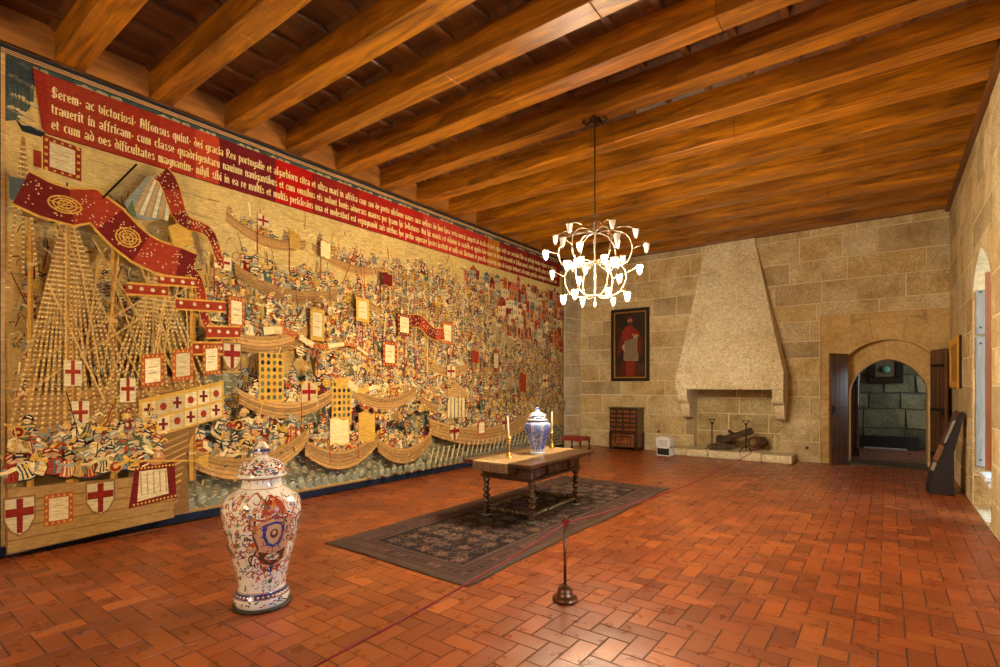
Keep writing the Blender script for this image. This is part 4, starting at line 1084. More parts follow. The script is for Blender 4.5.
def log(loc, rot, L, r, label, fork=False, tint=WHT):
    e = empty('log', loc, 0, label, 'log', 'firewood in the fireplace')
    M = Matrix.Rotation(rot[2], 4, 'Z') @ Matrix.Rotation(rot[1], 4, 'Y')
    rr = random.Random(int(L * 1000)); P = []
    n = 14; ring = [1 + rr.uniform(-.12, .12) for _ in range(n)]
    m = MB(); st = [(-.5, .93), (-.48, 1), (-.2, 1.05), (.05, .96), (.3, 1.03), (.48, .98), (.5, .9)]
    for t, k in st:
        for i in range(n):
            a = 2 * PI * i / n; q = r * k * ring[i] * (1 + rr.uniform(-.03, .03)); P.append(M @ Vector((t * L, q * math.cos(a), q * math.sin(a))))
    m.add(P, [[i * n + j, i * n + (j + 1) % n, (i + 1) * n + (j + 1) % n, (i + 1) * n + j] for i in range(len(st) - 1) for j in range(n)] + [list(range(n)), [(len(st) - 1) * n + j for j in range(n)]], tint, True)
    if fork: m.tube([M @ Vector((-.1 * L, 0, .5 * r)), M @ Vector((-.2 * L, -.05, 1.8 * r)), M @ Vector((-.22 * L, -.06, 2.3 * r))], [r * .5, r * .42, r * .36], 9, tint)
    m.build('bark', M_LOG, e)
    for s_ in (-1, 1):
        m = MB(); m.lathe([(r * .82, 0), (r * .4, .004), (.002, .005)], 12, M=M @ Matrix.Translation((s_ * L * .501, 0, 0)) @ Matrix.Rotation(s_ * PI / 2, 4, 'Y')); m.build('sawn_end', M_CUT, e)
    return e
log((4.0, 12.2, .5), (0, -0.38, .12), .62, .075, 'long charred log lying slantwise up against a firedog', True)
log((3.7, 12.42, .36), (0, 0.04, -.35), .4, .09, 'short thick brown log resting behind the firedog closer to the cabinet')
log((4.36, 12.36, .36), (0, 0.0, 1.2), .42, .115, 'pale round log with its sawn end showing, closer to the doorway', False, (1.5, 1.3, 1.1, 1))
log((3.66, 12.06, .235), (0, 0.02, .75), .5, .06, 'thin split grey log lying flat on the hearth stone', False, (1.4, 1.5, 1.6, 1))

# ------------------------------------------------------------------ rug and table
M_RUG = tinted('knotted_wool', rough=0.95, bmp=0.8, bscale=140, lo=0.72, hi=1.2, nscale=42, spec=0.08)
RX0, RX1, RY0, RY1 = 2.06, 3.93, 3.13, 7.95
rug = empty('rug', ((RX0 + RX1) / 2, (RY0 + RY1) / 2, 0), 0, 'long dark floral rug lying under the table on the tiles', 'rug')
cx_, cy_ = (RX0 + RX1) / 2, (RY0 + RY1) / 2
def wobble(u, v): return 0.012 * math.sin(v * 2.3) + .006 * math.sin(v * 5.1 + u)
m = MB(); NX, NY = 10, 40
for j in range(NY + 1):
    for i in range(NX + 1):
        u, v = RX0 + (RX1 - RX0) * i / NX, RY0 + (RY1 - RY0) * j / NY
        m.v.append((u + wobble(u, v) - cx_, v + .01 * math.sin(u * 3) - cy_, .008))
for j in range(NY):
    for i in range(NX):
        q = j * (NX + 1) + i; m.face([q, q + 1, q + NX + 2, q + NX + 1], C(112, 84, 66))
b = len(m.v); edge = [i for i in range(NX + 1)] + [j * (NX + 1) + NX for j in range(1, NY + 1)] + [NY * (NX + 1) + i for i in range(NX - 1, -1, -1)] + [j * (NX + 1) for j in range(NY - 1, 0, -1)]
for i in edge: x, y, z = m.v[i]; m.v.append((x * 1.003, y * 1.001, 0.0005))
for k in range(len(edge)): m.face([edge[k], edge[(k + 1) % len(edge)], b + (k + 1) % len(edge), b + k], C(80, 58, 44))
pile = m.build('base_cloth', M_RUG, rug)
P_ = Paint(lambda u, v, h: (u + wobble(u, v) - cx_, v + .01 * math.sin(u * 3) - cy_, .0085 + h), 2, 5, cell=.04, step=.00003, u0=RX0, v0=RY0)
rg = random.Random(3)
def ring_strip(i0, i1, c, n=40):
    a0, a1, b0, b1 = RX0 + i0, RX1 - i0, RY0 + i0, RY1 - i0; d = i1 - i0
    for (ua, ub, va, vb) in ((a0, a1, b0, b0 + d), (a0, a1, b1 - d, b1), (a0, a0 + d, b0 + d, b1 - d), (a1 - d, a1, b0 + d, b1 - d)):
        L = max(ub - ua, vb - va); k = max(1, int(L / .2))
        for q in range(k):
            if ub - ua >= vb - va: P_.poly([(ua + (ub - ua) * q / k, va), (ua + (ub - ua) * (q + 1) / k, va), (ua + (ub - ua) * (q + 1) / k, vb), (ua + (ub - ua) * q / k, vb)], vary(rg, c, .06))
            else: P_.poly([(ua, va + (vb - va) * q / k), (ub, va + (vb - va) * q / k), (ub, va + (vb - va) * (q + 1) / k), (ua, va + (vb - va) * (q + 1) / k)], vary(rg, c, .06))
ring_strip(.0, .03, (78, 64, 54)); ring_strip(.03, .1, (90, 70, 60)); ring_strip(.1, .115, (70, 54, 48)); ring_strip(.115, .29, (82, 60, 54)); ring_strip(.29, .305, (60, 48, 46)); ring_strip(.305, .35, (88, 70, 60)); ring_strip(.35, .36, (50, 40, 40))
for j in range(24):
    for i in range(6):
        u0, v0 = RX0 + .36 + i * (RX1 - RX0 - .72) / 6, RY0 + .36 + j * (RY1 - RY0 - .72) / 24
        P_.poly([(u0, v0), (u0 + (RX1 - RX0 - .72) / 6, v0), (u0 + (RX1 - RX0 - .72) / 6, v0 + (RY1 - RY0 - .72) / 24), (u0, v0 + (RY1 - RY0 - .72) / 24)], vary(rg, (46, 37, 36), .1))
def rosette(u, v, r, cols, n=7):
    ph = rg.uniform(0, 6)
    P_.ell(u, v, r * 1.12, r * 1.12, vary(rg, (50, 40, 40)), 10)
    for k in range(n):
        a = ph + 2 * PI * k / n; P_.ell(u + r * .62 * math.cos(a), v + r * .62 * math.sin(a), r * .4, r * .3, vary(rg, cols[0]), 6, a)
    P_.ell(u, v, r * .45, r * .45, vary(rg, cols[1]), 8); P_.ell(u, v, r * .2, r * .2, vary(rg, cols[2]), 6)
RC = [tuple(tuple(q * .8 for q in c) for c in t) for t in [((138, 112, 92), (112, 76, 72), (70, 56, 60)), ((120, 92, 78), (150, 128, 104), (90, 50, 50)), ((110, 98, 92), (128, 88, 78), (60, 50, 54)), ((130, 84, 76), (150, 126, 100), (64, 60, 66))]]
for j in range(17):
    for i in range(5):
        u = RX0 + .46 + i * .235 + (.06 if j % 2 else 0) + rg.uniform(-.03, .03); v = RY0 + .46 + j * .24 + rg.uniform(-.03, .03)
        if u < RX1 - .42 and v < RY1 - .42: rosette(u, v, rg.uniform(.07, .115), rg.choice(RC), rg.choice([5, 6, 7]))
for k in range(1100):
    u, v = rg.uniform(RX0 + .4, RX1 - .4), rg.uniform(RY0 + .4, RY1 - .4); a = rg.uniform(0, 6.28)
    P_.arc(u, v, rg.uniform(.03, .07), a, a + rg.uniform(1, 2.4), .009, vary(rg, (98, 80, 66)), 4)
    P_.ell(u, v, .018, .009, vary(rg, (88, 72, 64)), 5, a)
for s_ in range(60):
    for (u, v) in ((RX0 + .2, RY0 + .2 + s_ * .075), (RX1 - .2, RY0 + .2 + s_ * .075)):
        if v < RY1 - .15: P_.ell(u, v, .045, .024, vary(rg, rg.choice([(66, 50, 48), (100, 78, 66)])), 6, rg.uniform(-.6, .6)); P_.ell(u, v, .014, .012, vary(rg, (58, 46, 48)), 5)
for s_ in range(20):
    for (u, v) in ((RX0 + .2 + s_ * .077, RY0 + .2), (RX0 + .2 + s_ * .077, RY1 - .2)): P_.ell(u, v, .024, .045, vary(rg, rg.choice([(66, 50, 48), (100, 78, 66)])), 6, rg.uniform(-.6, .6))
P_.build('pile_pattern', M_RUG, rug)
RUGZ = 0.0135

M_OAKD = wood('dark_walnut', srgb(52, 34, 22), srgb(108, 74, 46), (10, 1, 10), rough=0.35, coat=0.4)
M_OAKV = wood('turned_walnut', srgb(48, 30, 20), srgb(88, 56, 34), (10, 10, 1), rough=0.25, coat=1.0, knots=False)
TZ = .715; TX, TY = 2.975, 5.56
table = empty('table', (TX, TY, RUGZ), math.radians(2.0), 'old dark wooden table with turned legs and drawers standing on the rug', 'table')
h0 = TZ - RUGZ
m = MB(); m.bbox(-.475, .475, -.83, .83, h0 - .038, h0, .006); m.bbox(-.455, .455, -.81, .81, h0 - .056, h0 - .036, .008); m.build('table_top', M_OAKD, table)
m = MB(); m.box(-.345, .345, -.60, .60, h0 - .2, h0 - .056); m.bbox(-.375, .375, -.63, .63, h0 - .222, h0 - .2, .006); m.bbox(-.365, .365, -.62, .62, h0 - .235, h0 - .22, .005)
for s_ in (-1, 1): 
    for y in (-.55, 0, .55): m.bbox(s_ * .345 - .014 * (s_ < 0), s_ * .345 + .014 * (s_ > 0), y - .05, y + .05, h0 - .2, h0 - .056, .004)
for s_ in (-1, 1):
    m.bbox(-.345, .345, s_ * .60 - .012, s_ * .60 + .012, h0 - .2, h0 - .17, .004); m.bbox(-.345, .345, s_ * .60 - .012, s_ * .60 + .012, h0 - .085, h0 - .056, .004)
    for xx in (-.33, -.12, .12, .33): m.bbox(xx - .02, xx + .02, s_ * .60 - .014, s_ * .60 + .014, h0 - .2, h0 - .056, .004)
m.build('apron', M_OAKD, table)
for s_ in (-1, 1):
    for y in (-.275, .275):
        m = MB(); m.bbox(s_ * .345 - .01, s_ * .345 + .01, y - .215, y + .215, h0 - .192, h0 - .066, .005); m.bbox(s_ * .357 - .008, s_ * .357 + .008, y - .17, y - .02, h0 - .175, h0 - .083, .005); m.bbox(s_ * .357 - .008, s_ * .357 + .008, y + .02, y + .17, h0 - .175, h0 - .083, .005)
        d = m.build('drawer', M_OAKD, table)
        m = MB(); m.bbox(s_ * .37 - .006, s_ * .37 + .006, y - .016, y + .016, h0 - .19, h0 - .065, .003); m.lathe([(.004, 0), (.012, .01), (.014, .02), (.004, .028)], 10, M=Matrix.Translation((s_ * .37, y, h0 - .13)) @ Matrix.Rotation(s_ * PI / 2, 4, 'Y'))
        m.build('drawer_pull', M_IRON, d)
def beads(L, r, n, z0=0):
    P = []
    for k in range(n):
        for q in range(7):
            a = PI * q / 6; P.append((r * (.5 + .5 * math.sin(a)), z0 + L * (k + q / 6) / n))
    return P
LEGP = [(.028, .0), (.034, .01), (.034, .012)]
for sx in (-1, 1):
    for sy in (-1, 1):
        x, y = sx * .325, sy * .56
        m = MB(); m.bbox(x - .032, x + .032, y - .032, y + .032, .012, .125, .005)
        m.lathe([(.03, .125), (.026, .135)] + beads(.21, .045, 3, .135) + [(.024, .35), (.044, .368), (.028, .385), (.026, .395), (.044, .425), (.046, .445), (.036, .462), (.034, h0 - .235)], 20, x, y)
        m.bbox(x - .036, x + .036, y - .036, y + .036, h0 - .245, h0 - .23, .003)
        m.build('leg', M_OAKV, table)
        m = MB(); m.lathe([(.058, 0), (.062, .004), (.058, .010), (.03, .013)], 22, x, y); m.build('foot_pad', plain('glass_coaster', srgb(120, 124, 108), .2), table)
def stretcher(p, q):
    p, q = Vector(p), Vector(q); d = q - p; L = d.length
    M = Matrix.Translation(p) @ d.to_track_quat('Z', 'Y').to_matrix().to_4x4()
    m = MB(); m.lathe([(.022, .03)] + beads(L - .08, .028, int(L / .065), .04) + [(.022, L - .03)], 12, M=M); m.build('stretcher', M_OAKV, table)
for sx in (-1, 1): stretcher((sx * .325, -.56, .075), (sx * .325, .56, .075))
for sy in (-1, 1): stretcher((-.325, sy * .56, .085), (.325, sy * .56, .085))

# runner draped over the near end
M_SILK = tinted('brocade', rough=0.6, bmp=0.3, bscale=120, lo=.85, hi=1.12, nscale=60, spec=.4)
run = empty('table_runner', (TX, TY, TZ), math.radians(2.0), 'cream and gold patterned cloth runner draped along the table top', 'runner')
def rmap(u, v, h):
    # u across, v along from the far end; past the edge the cloth hangs
    e = 1.66
    if v < e: return (-.295 + u, .80 - v, .0025 + h)
    d = v - e
    if d < .02: a = d / .02 * PI / 2; return (-.295 + u, .80 - e - (.01 + .0025 + h) * math.sin(a), -.01 + (.01 + .0025 + h) * math.cos(a))
    return (-.295 + u, .80 - e - .0125 - h - .004 * math.sin(u * 24), -.01 - (d - .02))
m = MB(); nv = [0.0] + [1.66 * k / 20 for k in range(1, 21)] + [1.665, 1.67, 1.675, 1.68] + [1.68 + .10 * k / 6 for k in range(1, 7)]
for v in nv:
    for i in range(13): m.v.append(rmap(.49 * i / 12, v, 0))
for j in range(len(nv) - 1):
    for i in range(12): m.face([j * 13 + i, j * 13 + i + 1, j * 13 + i + 14, j * 13 + i + 13], C(182, 152, 106) if nv[j] < 1.67 else C(150, 116, 78), True)
m.build('cloth', M_SILK, run)
P_ = Paint(rmap, .6, 1.9, cell=.03, step=.00008)
for k in range(11):
    for i in range(4):
        u, v = .065 + i * .12, .08 + k * .155 + (.07 if i % 2 else 0)
        if v > 1.6: continue
        c = vary(rg, rg.choice([(150, 112, 70), (168, 128, 84), (128, 96, 66)]))
        P_.ell(u, v, .04, .055, c, 9); P_.ell(u, v, .024, .036, C(200, 172, 124), 8); P_.ell(u, v, .012, .018, c, 6)
        for s_ in (-1, 1): P_.arc(u + s_ * .05, v + .04, .03, 0, 4.5, .008, c, 6)
for u in (.012, .478): 
    for k in range(16): P_.line((u, .02 + k * .1), (u, .11 + k * .1), .012, C(168, 130, 72))
P_.build('woven_pattern', M_SILK, run)
P_ = Paint(rmap, .6, 1.9, cell=.03, step=.00008)
for k in range(25): u = .02 + k * .018; P_.poly([(u, 1.69), (u + .012, 1.69), (u + .012, 1.775), (u, 1.775)], vary(rg, (112, 78, 52), .2))
P_.build('woven_stripes', M_SILK, run)
RZ = TZ + .006

# ---- covered blue and white vase
M_PORC = tinted('glazed_porcelain', rough=0.12, bmp=0.0, lo=.97, hi=1.02, spec=.6, coat=.8)
def prof_fn(prof):
    zs = [p[1] for p in prof]; rs = [p[0] for p in prof]
    return lambda z: float(np.interp(z, zs, rs))
def smooth_prof(keys, n=60):
    """smooth curve through (r, z) keys"""
    out = []; K = keys
    for i in range(len(K) - 1):
        p0 = K[max(0, i - 1)]; p1 = K[i]; p2 = K[i + 1]; p3 = K[min(len(K) - 1, i + 2)]
        for q in range(6):
            t = q / 6
            cr = lambda a, b_, c_, d: .5 * ((2 * b_) + (-a + c_) * t + (2 * a - 5 * b_ + 4 * c_ - d) * t * t + (-a + 3 * b_ - 3 * c_ + d) * t ** 3)
            out.append((max(.001, cr(p0[0], p1[0], p2[0], p3[0])), p1[1] + (p2[1] - p1[1]) * t))
    out.append(K[-1]); return out
BW = empty('lidded_vase', (3.03, 5.58, RZ), .2, 'blue and white lidded porcelain vase on the table between the candlesticks', 'vase')
BS_ = (1.15, .94)
bk = [(.088, 0), (.092, .02), (.084, .05), (.088, .10), (.11, .18), (.142, .28), (.158, .36), (.152, .41), (.12, .445), (.088, .46)]
bk = [(r * BS_[0], z * BS_[1]) for r, z in bk]
body = smooth_prof(bk)
def octa(prof, N=8, per=6):
    n = N * per; m = MB()
    fac = [math.cos(PI / N) / math.cos(((k % per) / per) * 2 * PI / N - PI / N) for k in range(n)]
    fac = [1 + (f - 1) * .9 for f in fac]
    for r, z in prof:
        for k in range(n): a = 2 * PI * k / n; m.v.append((r * fac[k] * math.cos(a), r * fac[k] * math.sin(a), z))
    for i in range(len(prof) - 1):
        for k in range(n): m.face([i * n + k, i * n + (k + 1) % n, (i + 1) * n + (k + 1) % n, (i + 1) * n + k], C(228, 232, 240), True)
    m.face(list(range(n))[::-1], C(228, 232, 240)); return m, lambda a: 1 + (math.cos(PI / N) / math.cos((a % (2 * PI / N)) - PI / N) - 1) * .9
mb_, of = octa(body)
bbody = mb_.build('body', M_PORC, BW)
bf = prof_fn(body)
def vmap(fz, facf=None, rref=.15):
    def f(u, v, h):
        a = u / rref; r = fz(v) * (facf(a) if facf else 1) + .0006 + h
        return (r * math.cos(a), r * math.sin(a), v)
    return f
P_ = Paint(vmap(bf, of), 2 * PI * .15, .5, cell=.012, step=.00003); P_.cut = (.012, .012)
BL = [(40, 66, 150), (60, 90, 176), (30, 50, 130), (86, 116, 196)]
Wd = 2 * PI * .15
for k in range(8):
    u0 = k * Wd / 8
    P_.poly([(u0 + .012, .07), (u0 + Wd / 8 - .014, .07), (u0 + Wd / 8 - .014, .39), (u0 + .012, .39)], C(*((96, 124, 196) if k % 2 else (150, 170, 214))))
    P_.line((u0 + .002, .06), (u0 + .002, .4), .004, C(*BL[0]), .03)
    P_.line((u0 + Wd / 8 - .004, .06), (u0 + Wd / 8 - .004, .4), .004, C(*BL[0]), .03)
    for q in range(125):
        u, v = u0 + rg.uniform(.012, Wd / 8 - .012), rg.uniform(.06, .40); c = vary(rg, rg.choice(BL))
        t = rg.random()
        if t < .45: P_.ell(u, v, rg.uniform(.007, .016), rg.uniform(.007, .014), c, 7, rg.uniform(0, 3)); P_.ell(u, v, .0055, .005, C(228, 232, 240), 5)
        elif t < .8: a = rg.uniform(0, 6); P_.arc(u, v, rg.uniform(.01, .02), a, a + 2.5, .0035, c, 4)
        else: P_.line((u, v), (u + rg.uniform(-.02, .02), v + rg.uniform(.01, .04)), .005, c, .02)
def vring(P, Wd, v, w, c, n=64):
    for k in range(n): P.poly([(Wd * k / n, v - w / 2), (Wd * (k + 1) / n, v - w / 2), (Wd * (k + 1) / n, v + w / 2), (Wd * k / n, v + w / 2)], c)
for v, w in ((.045, .008), (.408, .006), (.42, .008), (.015, .006)): vring(P_, Wd, v, w, C(*BL[0]))
P_.build('blue_decoration', M_PORC, bbody)
lidk = [(.12, .463), (.122, .472), (.098, .478), (.098, .52), (.092, .54), (.07, .557), (.03, .572), (.02, .582), (.03, .6), (.028, .615), (.012, .632), (.004, .636)]
lidk = [(r * BS_[0], z * BS_[1]) for r, z in lidk]
m = MB(); m.lathe([(.101, .432)] + lidk, 40, c=C(226, 230, 240)); lid = m.build('lid', M_PORC, BW)
lf = prof_fn(lidk); P_ = Paint(vmap(lf), Wd, .7, cell=.012, step=.00003); P_.cut = (.015, .008)
for k in range(330):
    u, v = rg.uniform(0, Wd), BS_[1] * rg.choice([rg.uniform(.482, .553), rg.uniform(.6, .625)]); P_.ell(u, v, rg.uniform(.01, .02), rg.uniform(.004, .009), vary(rg, rg.choice(BL)), 6)
vring(P_, Wd, .454, .004, C(*BL[0])); vring(P_, Wd, .585, .012, C(*BL[1]))
P_.build('blue_decoration', M_PORC, lid)

# ---- candlesticks
M_BRASS = plain('brass', srgb(214, 168, 76), .22, .95)
M_WAX = plain('ivory_wax', srgb(238, 228, 196), .5)
def candlestick(loc, label, tilt, hs=.25, hc=.27):
    e = empty('candlestick', loc, 0, label, 'candlestick', 'brass candlesticks on the table')
    m = MB(); m.lathe([(.046, 0), (.048, .004), (.045, .012), (.032, .02), (.028, .03), (.034, .042), (.024, .05), (.012, .06), (.009, .08), (.014, .1), (.009, .115), (.008, .15), (.016, .165), (.009, .18), (.011, .2), (.03, .212), (.034, .218), (.014, .222), (.014, hs), (.011, hs)], 24); m.build('stick', M_BRASS, e)
    M = Matrix.Translation((0, 0, hs - .01)) @ Matrix.Rotation(tilt[0], 4, 'X') @ Matrix.Rotation(tilt[1], 4, 'Y')
    m = MB(); m.lathe([(.0115, 0), (.011, hc * .5), (.009, hc * .96), (.003, hc)], 14, M=M); c_ = m.build('candle', M_WAX, e)
    m = MB(); m.tube([M @ Vector((0, 0, hc - .002)), M @ Vector((.002, 0, hc + .012))], .0015, 5); m.build('wick', M_IRON, c_)
candlestick((2.93, 5.10, RZ), 'brass candlestick holding a leaning ivory candle, on the runner by its hanging end', (0, -.09))
candlestick((2.86, 6.22, RZ), 'brass candlestick holding an upright candle, on the table end facing the stool', (0, 0.01))

# ------------------------------------------------------------------ large floor vase
fv = empty('floor_vase', (2.93, 2.0, 0), 0, 'tall lidded porcelain floor vase with red, blue and gold painted crest standing on the tiles', 'vase')
m = MB(); m.lathe([(.2, 0), (.205, .006), (.2, .018), (.19, .02)], 40); m.build('stand', plain('dark_base', srgb(44, 34, 26), .5), fv)
vk = [(.178, .02), (.187, .04), (.19, .075), (.182, .1), (.165, .125), (.162, .15), (.168, .2), (.182, .27), (.205, .36), (.232, .46), (.254, .56), (.268, .64), (.271, .70), (.262, .75), (.236, .795), (.185, .83), (.148, .855), (.137, .88), (.134, .915), (.138, .935)]
body = smooth_prof(vk)
PW = C(232, 226, 208)
m = MB(); m.lathe(body, 72, c=PW); vb = m.build('body', M_PORC, fv)
lk = [(.168, .936), (.174, .945), (.168, .955), (.16, .958), (.166, .975), (.16, 1.0), (.146, 1.02), (.118, 1.045), (.08, 1.062), (.05, 1.072), (.036, 1.08), (.052, 1.095), (.058, 1.115), (.05, 1.14), (.032, 1.155), (.034, 1.165), (.02, 1.185), (.003, 1.19)]
m = MB(); m.lathe([(.137, .934)] + lk, 56, c=PW); vl = m.build('lid', M_PORC, fv)
RR = .25; Wd = 2 * PI * RR
vf = prof_fn(body)
# face the crest to the hall: the camera side direction from the vase
fa = math.atan2(0 - 2.0, 6.6 - 2.93)
P_ = Paint(vmap(vf, None, RR), Wd, 1.0, cell=.015, step=.00003); P_.cut = (.025, .022)
def U_(du): return (fa * RR + du) % Wd
VR, VB, VG, VO, VK, VL = (170, 60, 36), (48, 66, 140), (64, 116, 76), (196, 118, 56), (92, 56, 42), (214, 150, 84)
def scroll(u, v, r, c, d=1, w=.008):
    P_.arc(u, v, r, 0, d * 3.6, w, c, 7); P_.arc(u + d * r * .4, v, r * .5, 0, -d * 3.0, w * .8, c, 5)
rv = random.Random(12)
for k in range(1300):
    v = rv.choice([rv.uniform(.14, .82), rv.uniform(.4, .8), rv.uniform(.14, .92)]); u = rv.uniform(0, Wd)
    c = vary(rv, rv.choice([VR, VR, VB, VG, VO, VL, VK])); t = rv.random()
    if t < .3: a = rv.uniform(0, 6); P_.arc(u, v, rv.uniform(.012, .035), a, a + rv.uniform(1.5, 3.5), .0055, c, 6)
    elif t < .62:
        for q in range(5): a = q * 1.256 + k; P_.ell(u + .009 * math.cos(a), v + .009 * math.sin(a), .0065, .005, c, 5)
        P_.ell(u, v, .004, .004, vary(rv, VO), 5)
    elif t < .85: P_.ell(u, v, rv.uniform(.008, .016), rv.uniform(.004, .007), c, 6, rv.uniform(0, 3))
    else: P_.path([(u, v), (u + rv.uniform(-.02, .02), v + .02), (u + rv.uniform(-.03, .03), v + .045)], .004, c)
for k in range(70):
    u, v = rv.uniform(0, Wd), rv.uniform(.18, .8); scroll(u, v, rv.uniform(.022, .045), vary(rv, rv.choice([VR, VK, VO])), rv.choice((-1, 1)), .009)
for off in (0, Wd / 2, Wd / 4 + .03, -Wd / 4 - .03):
    k_ = 1.15 if off in (0, Wd / 2) else .6; uc = (fa * RR + .075 + off) % Wd; q = lambda a, b_: (uc + a * k_, .52 + (b_ - .52) * k_)
    P_.poly([q(-.06, .66), q(.06, .66), q(.1, .62), q(.12, .54), (q(.1, .42)), q(.05, .34), q(-.05, .34), q(-.1, .42), q(-.12, .54), q(-.1, .62)], C(204, 158, 122))
    P_.poly([q(-.075, .66), q(-.05, .75), q(0, .79), q(.05, .75), q(.075, .66), q(0, .685)], C(*VR))
    P_.poly([q(-.03, .7), q(0, .76), q(.03, .7)], C(*VO)); P_.path([q(-.1, .655), q(-.05, .645), q(0, .665), q(.05, .645), q(.1, .655)], .014, C(*VR))
    for s_ in (-1, 1):
        P_.path([q(s_ * .1, .65), q(s_ * .115, .56), q(s_ * .09, .47), q(s_ * .13, .42), q(s_ * .15, .36)], .014, C(*VK)); P_.ell(*q(s_ * .1, .6), .018, .03, C(*VO), 8)
        P_.arc(*q(s_ * .12, .4), .035 * k_, 0, 5, .012, C(*VK), 8); P_.ell(*q(s_ * .115, .5), .016, .022, C(*VR), 7); P_.path([q(s_ * .02, .33), q(s_ * .08, .3), q(s_ * .15, .33), q(s_ * .2, .3)], .009, C(*VR))
    P_.poly([q(-.055, .62), q(0, .635), q(.055, .62), q(.065, .55), q(.04, .49), q(0, .47), q(-.04, .49), q(-.065, .55)], C(*VB))
    P_.poly([q(-.038, .61), q(0, .62), q(.038, .61), q(.045, .55), q(.026, .505), q(0, .49), q(-.026, .505), q(-.045, .55)], C(206, 170, 120))
    P_.ell(*q(0, .56), .024 * k_, .03 * k_, C(*VK), 9); P_.ell(*q(0, .565), .012 * k_, .016 * k_, C(214, 170, 120), 8)
    P_.poly([q(-.09, .455), q(0, .43), q(.09, .455), q(.08, .38), q(0, .35), q(-.08, .38)], C(*VK)); P_.ell(*q(0, .41), .05 * k_, .024 * k_, C(222, 216, 196), 10); P_.ell(*q(0, .41), .02 * k_, .01 * k_, C(*VG), 6)
    for a in (-.05, 0, .05): P_.poly([q(a - .018, .35), q(a + .018, .35), q(a, .29)], C(*(VR if a else VB)))
    P_.ell(*q(0, .25), .02 * k_, .016 * k_, C(*VG), 7)
for off in (0, Wd / 2):
    uc = fa * RR + .075 + off
    for k in range(230):
        u, v = uc + rv.gauss(0, .085), .54 + rv.gauss(0, .13)
        if abs(u - uc) < .045 and .48 < v < .64 or not .17 < v < .83: continue
        c = vary(rv, rv.choice([VR, VK, VO, VL, VK, VB, (176, 120, 84), VG])); a = rv.uniform(0, 6)
        if rv.random() < .5: P_.arc(u, v, rv.uniform(.01, .026), a, a + 2.8, .007, c, 5)
        else: P_.ell(u, v, rv.uniform(.006, .016), rv.uniform(.004, .01), c, 6, a)
vring(P_, Wd, .108, .034, C(44, 60, 110)); 
for k in range(34): P_.ell(Wd * (k + .5) / 34, .108, .014, .011, C(*VO), 8); P_.ell(Wd * (k + .5) / 34, .108, .006, .005, PW, 6)
vring(P_, Wd, .13, .005, C(*VR)); vring(P_, Wd, .088, .004, C(*VR)); vring(P_, Wd, .928, .008, C(*VR)); vring(P_, Wd, .86, .004, C(*VR))
for k in range(60): P_.ell(rv.uniform(0, Wd), rv.uniform(.04, .08), .016, .006, vary(rv, rv.choice([VR, VG, VB, VO])), 6, rv.uniform(-.5, .5))
P_.build('painted_decoration', M_PORC, vb)
lf = prof_fn(lk); P_ = Paint(vmap(lf, None, RR), Wd, 1.3, cell=.015, step=.00003); P_.cut = (.04, .008)
for k in range(520):
    v = rv.choice([rv.uniform(.962, 1.0), rv.uniform(1.0, 1.06), rv.uniform(1.09, 1.15)]); u = rv.uniform(0, Wd); P_.ell(u, v, rv.uniform(.012, .03), rv.uniform(.003, .008), vary(rv, rv.choice([VR, VR, VB, VO, VG, VK])), 6, rv.uniform(-.6, .6))
vring(P_, Wd, 1.005, .005, C(*VR)); vring(P_, Wd, 1.125, .02, C(*VB))
P_.build('painted_decoration', M_PORC, vl)

# ------------------------------------------------------------------ barrier stanchions and rope
M_BRONZE = plain('brown_bronze', srgb(104, 66, 42), .28, .6)
def stanchion(loc, label):
    e = empty('stanchion', loc, 0, label, 'stanchion', 'low bronze rope stanchions')
    m = MB(); m.lathe([(.092, 0), (.094, .012), (.09, .026), (.07, .034), (.058, .042), (.056, .07), (.048, .092), (.03, .104), (.015, .112), (.013, .12)], 40); m.build('base', M_BRONZE, e)
    m = MB(); m.lathe([(.0115, .11), (.0115, .575)], 16); m.build('pole', M_BRONZE, e)
    m = MB(); m.lathe([(.013, .572), (.016, .58), (.012, .586), (.017, .6), (.015, .615), (.004, .624)], 18); m.build('finial', M_BRONZE, e)
    return e
SA, SB, SCc = (4.684, 3.377), (4.79, -1.2), (4.83, FAR - .03)
stanchion((SA[0], SA[1], 0), 'low bronze stanchion with a domed foot and red rope knotted near its top')
stanchion((SB[0], SB[1], 0), 'low bronze stanchion holding the far end of the red rope, away from the rug')
M_ROPE = tinted('red_cord', rough=.7, bmp=.3, bscale=300)
rope = empty('rope', (SA[0], SA[1], .578), 0, 'thin red barrier rope running past the stanchion to the chimney wall', 'rope')
def sag(p, q, s_, n=40): return [(p[0] + (q[0] - p[0]) * k / n, p[1] + (q[1] - p[1]) * k / n, p[2] + (q[2] - p[2]) * k / n - 4 * s_ * (k / n) * (1 - k / n)) for k in range(n + 1)]
rel = lambda P: [(a - SA[0], b_ - SA[1], c_ - .578) for a, b_, c_ in P]
pa, pb, pc = (SA[0] + .013, SA[1], .578), (SB[0], SB[1], .578), (SCc[0], SCc[1], .71)
for nm, P in (('rope_span', sag(pa, pb, .12)), ('rope_span', sag(pa, pc, .22, 60))):
    m = MB(); dd = rel(P); m.tube(dd, .0055, 6, C(136, 20, 34)); m.build(nm, M_ROPE, rope)
m = MB()
for k in range(4):
    z = -.02 + k * .012; m.tube([(.017 * math.cos(2 * PI * q / 12), .017 * math.sin(2 * PI * q / 12), z + .003 * math.sin(q)) for q in range(12)], .006, 6, C(136, 20, 34), closed=True)
for k in range(3): m.tube([(.02 + .008 * math.cos(a), -.012 * math.sin(a), -.02 * math.cos(a * .5) - .004 * k) for a in np.linspace(0, 6.2, 10)], .005, 6, C(120, 18, 30))
m.build('knot', M_ROPE, rope)
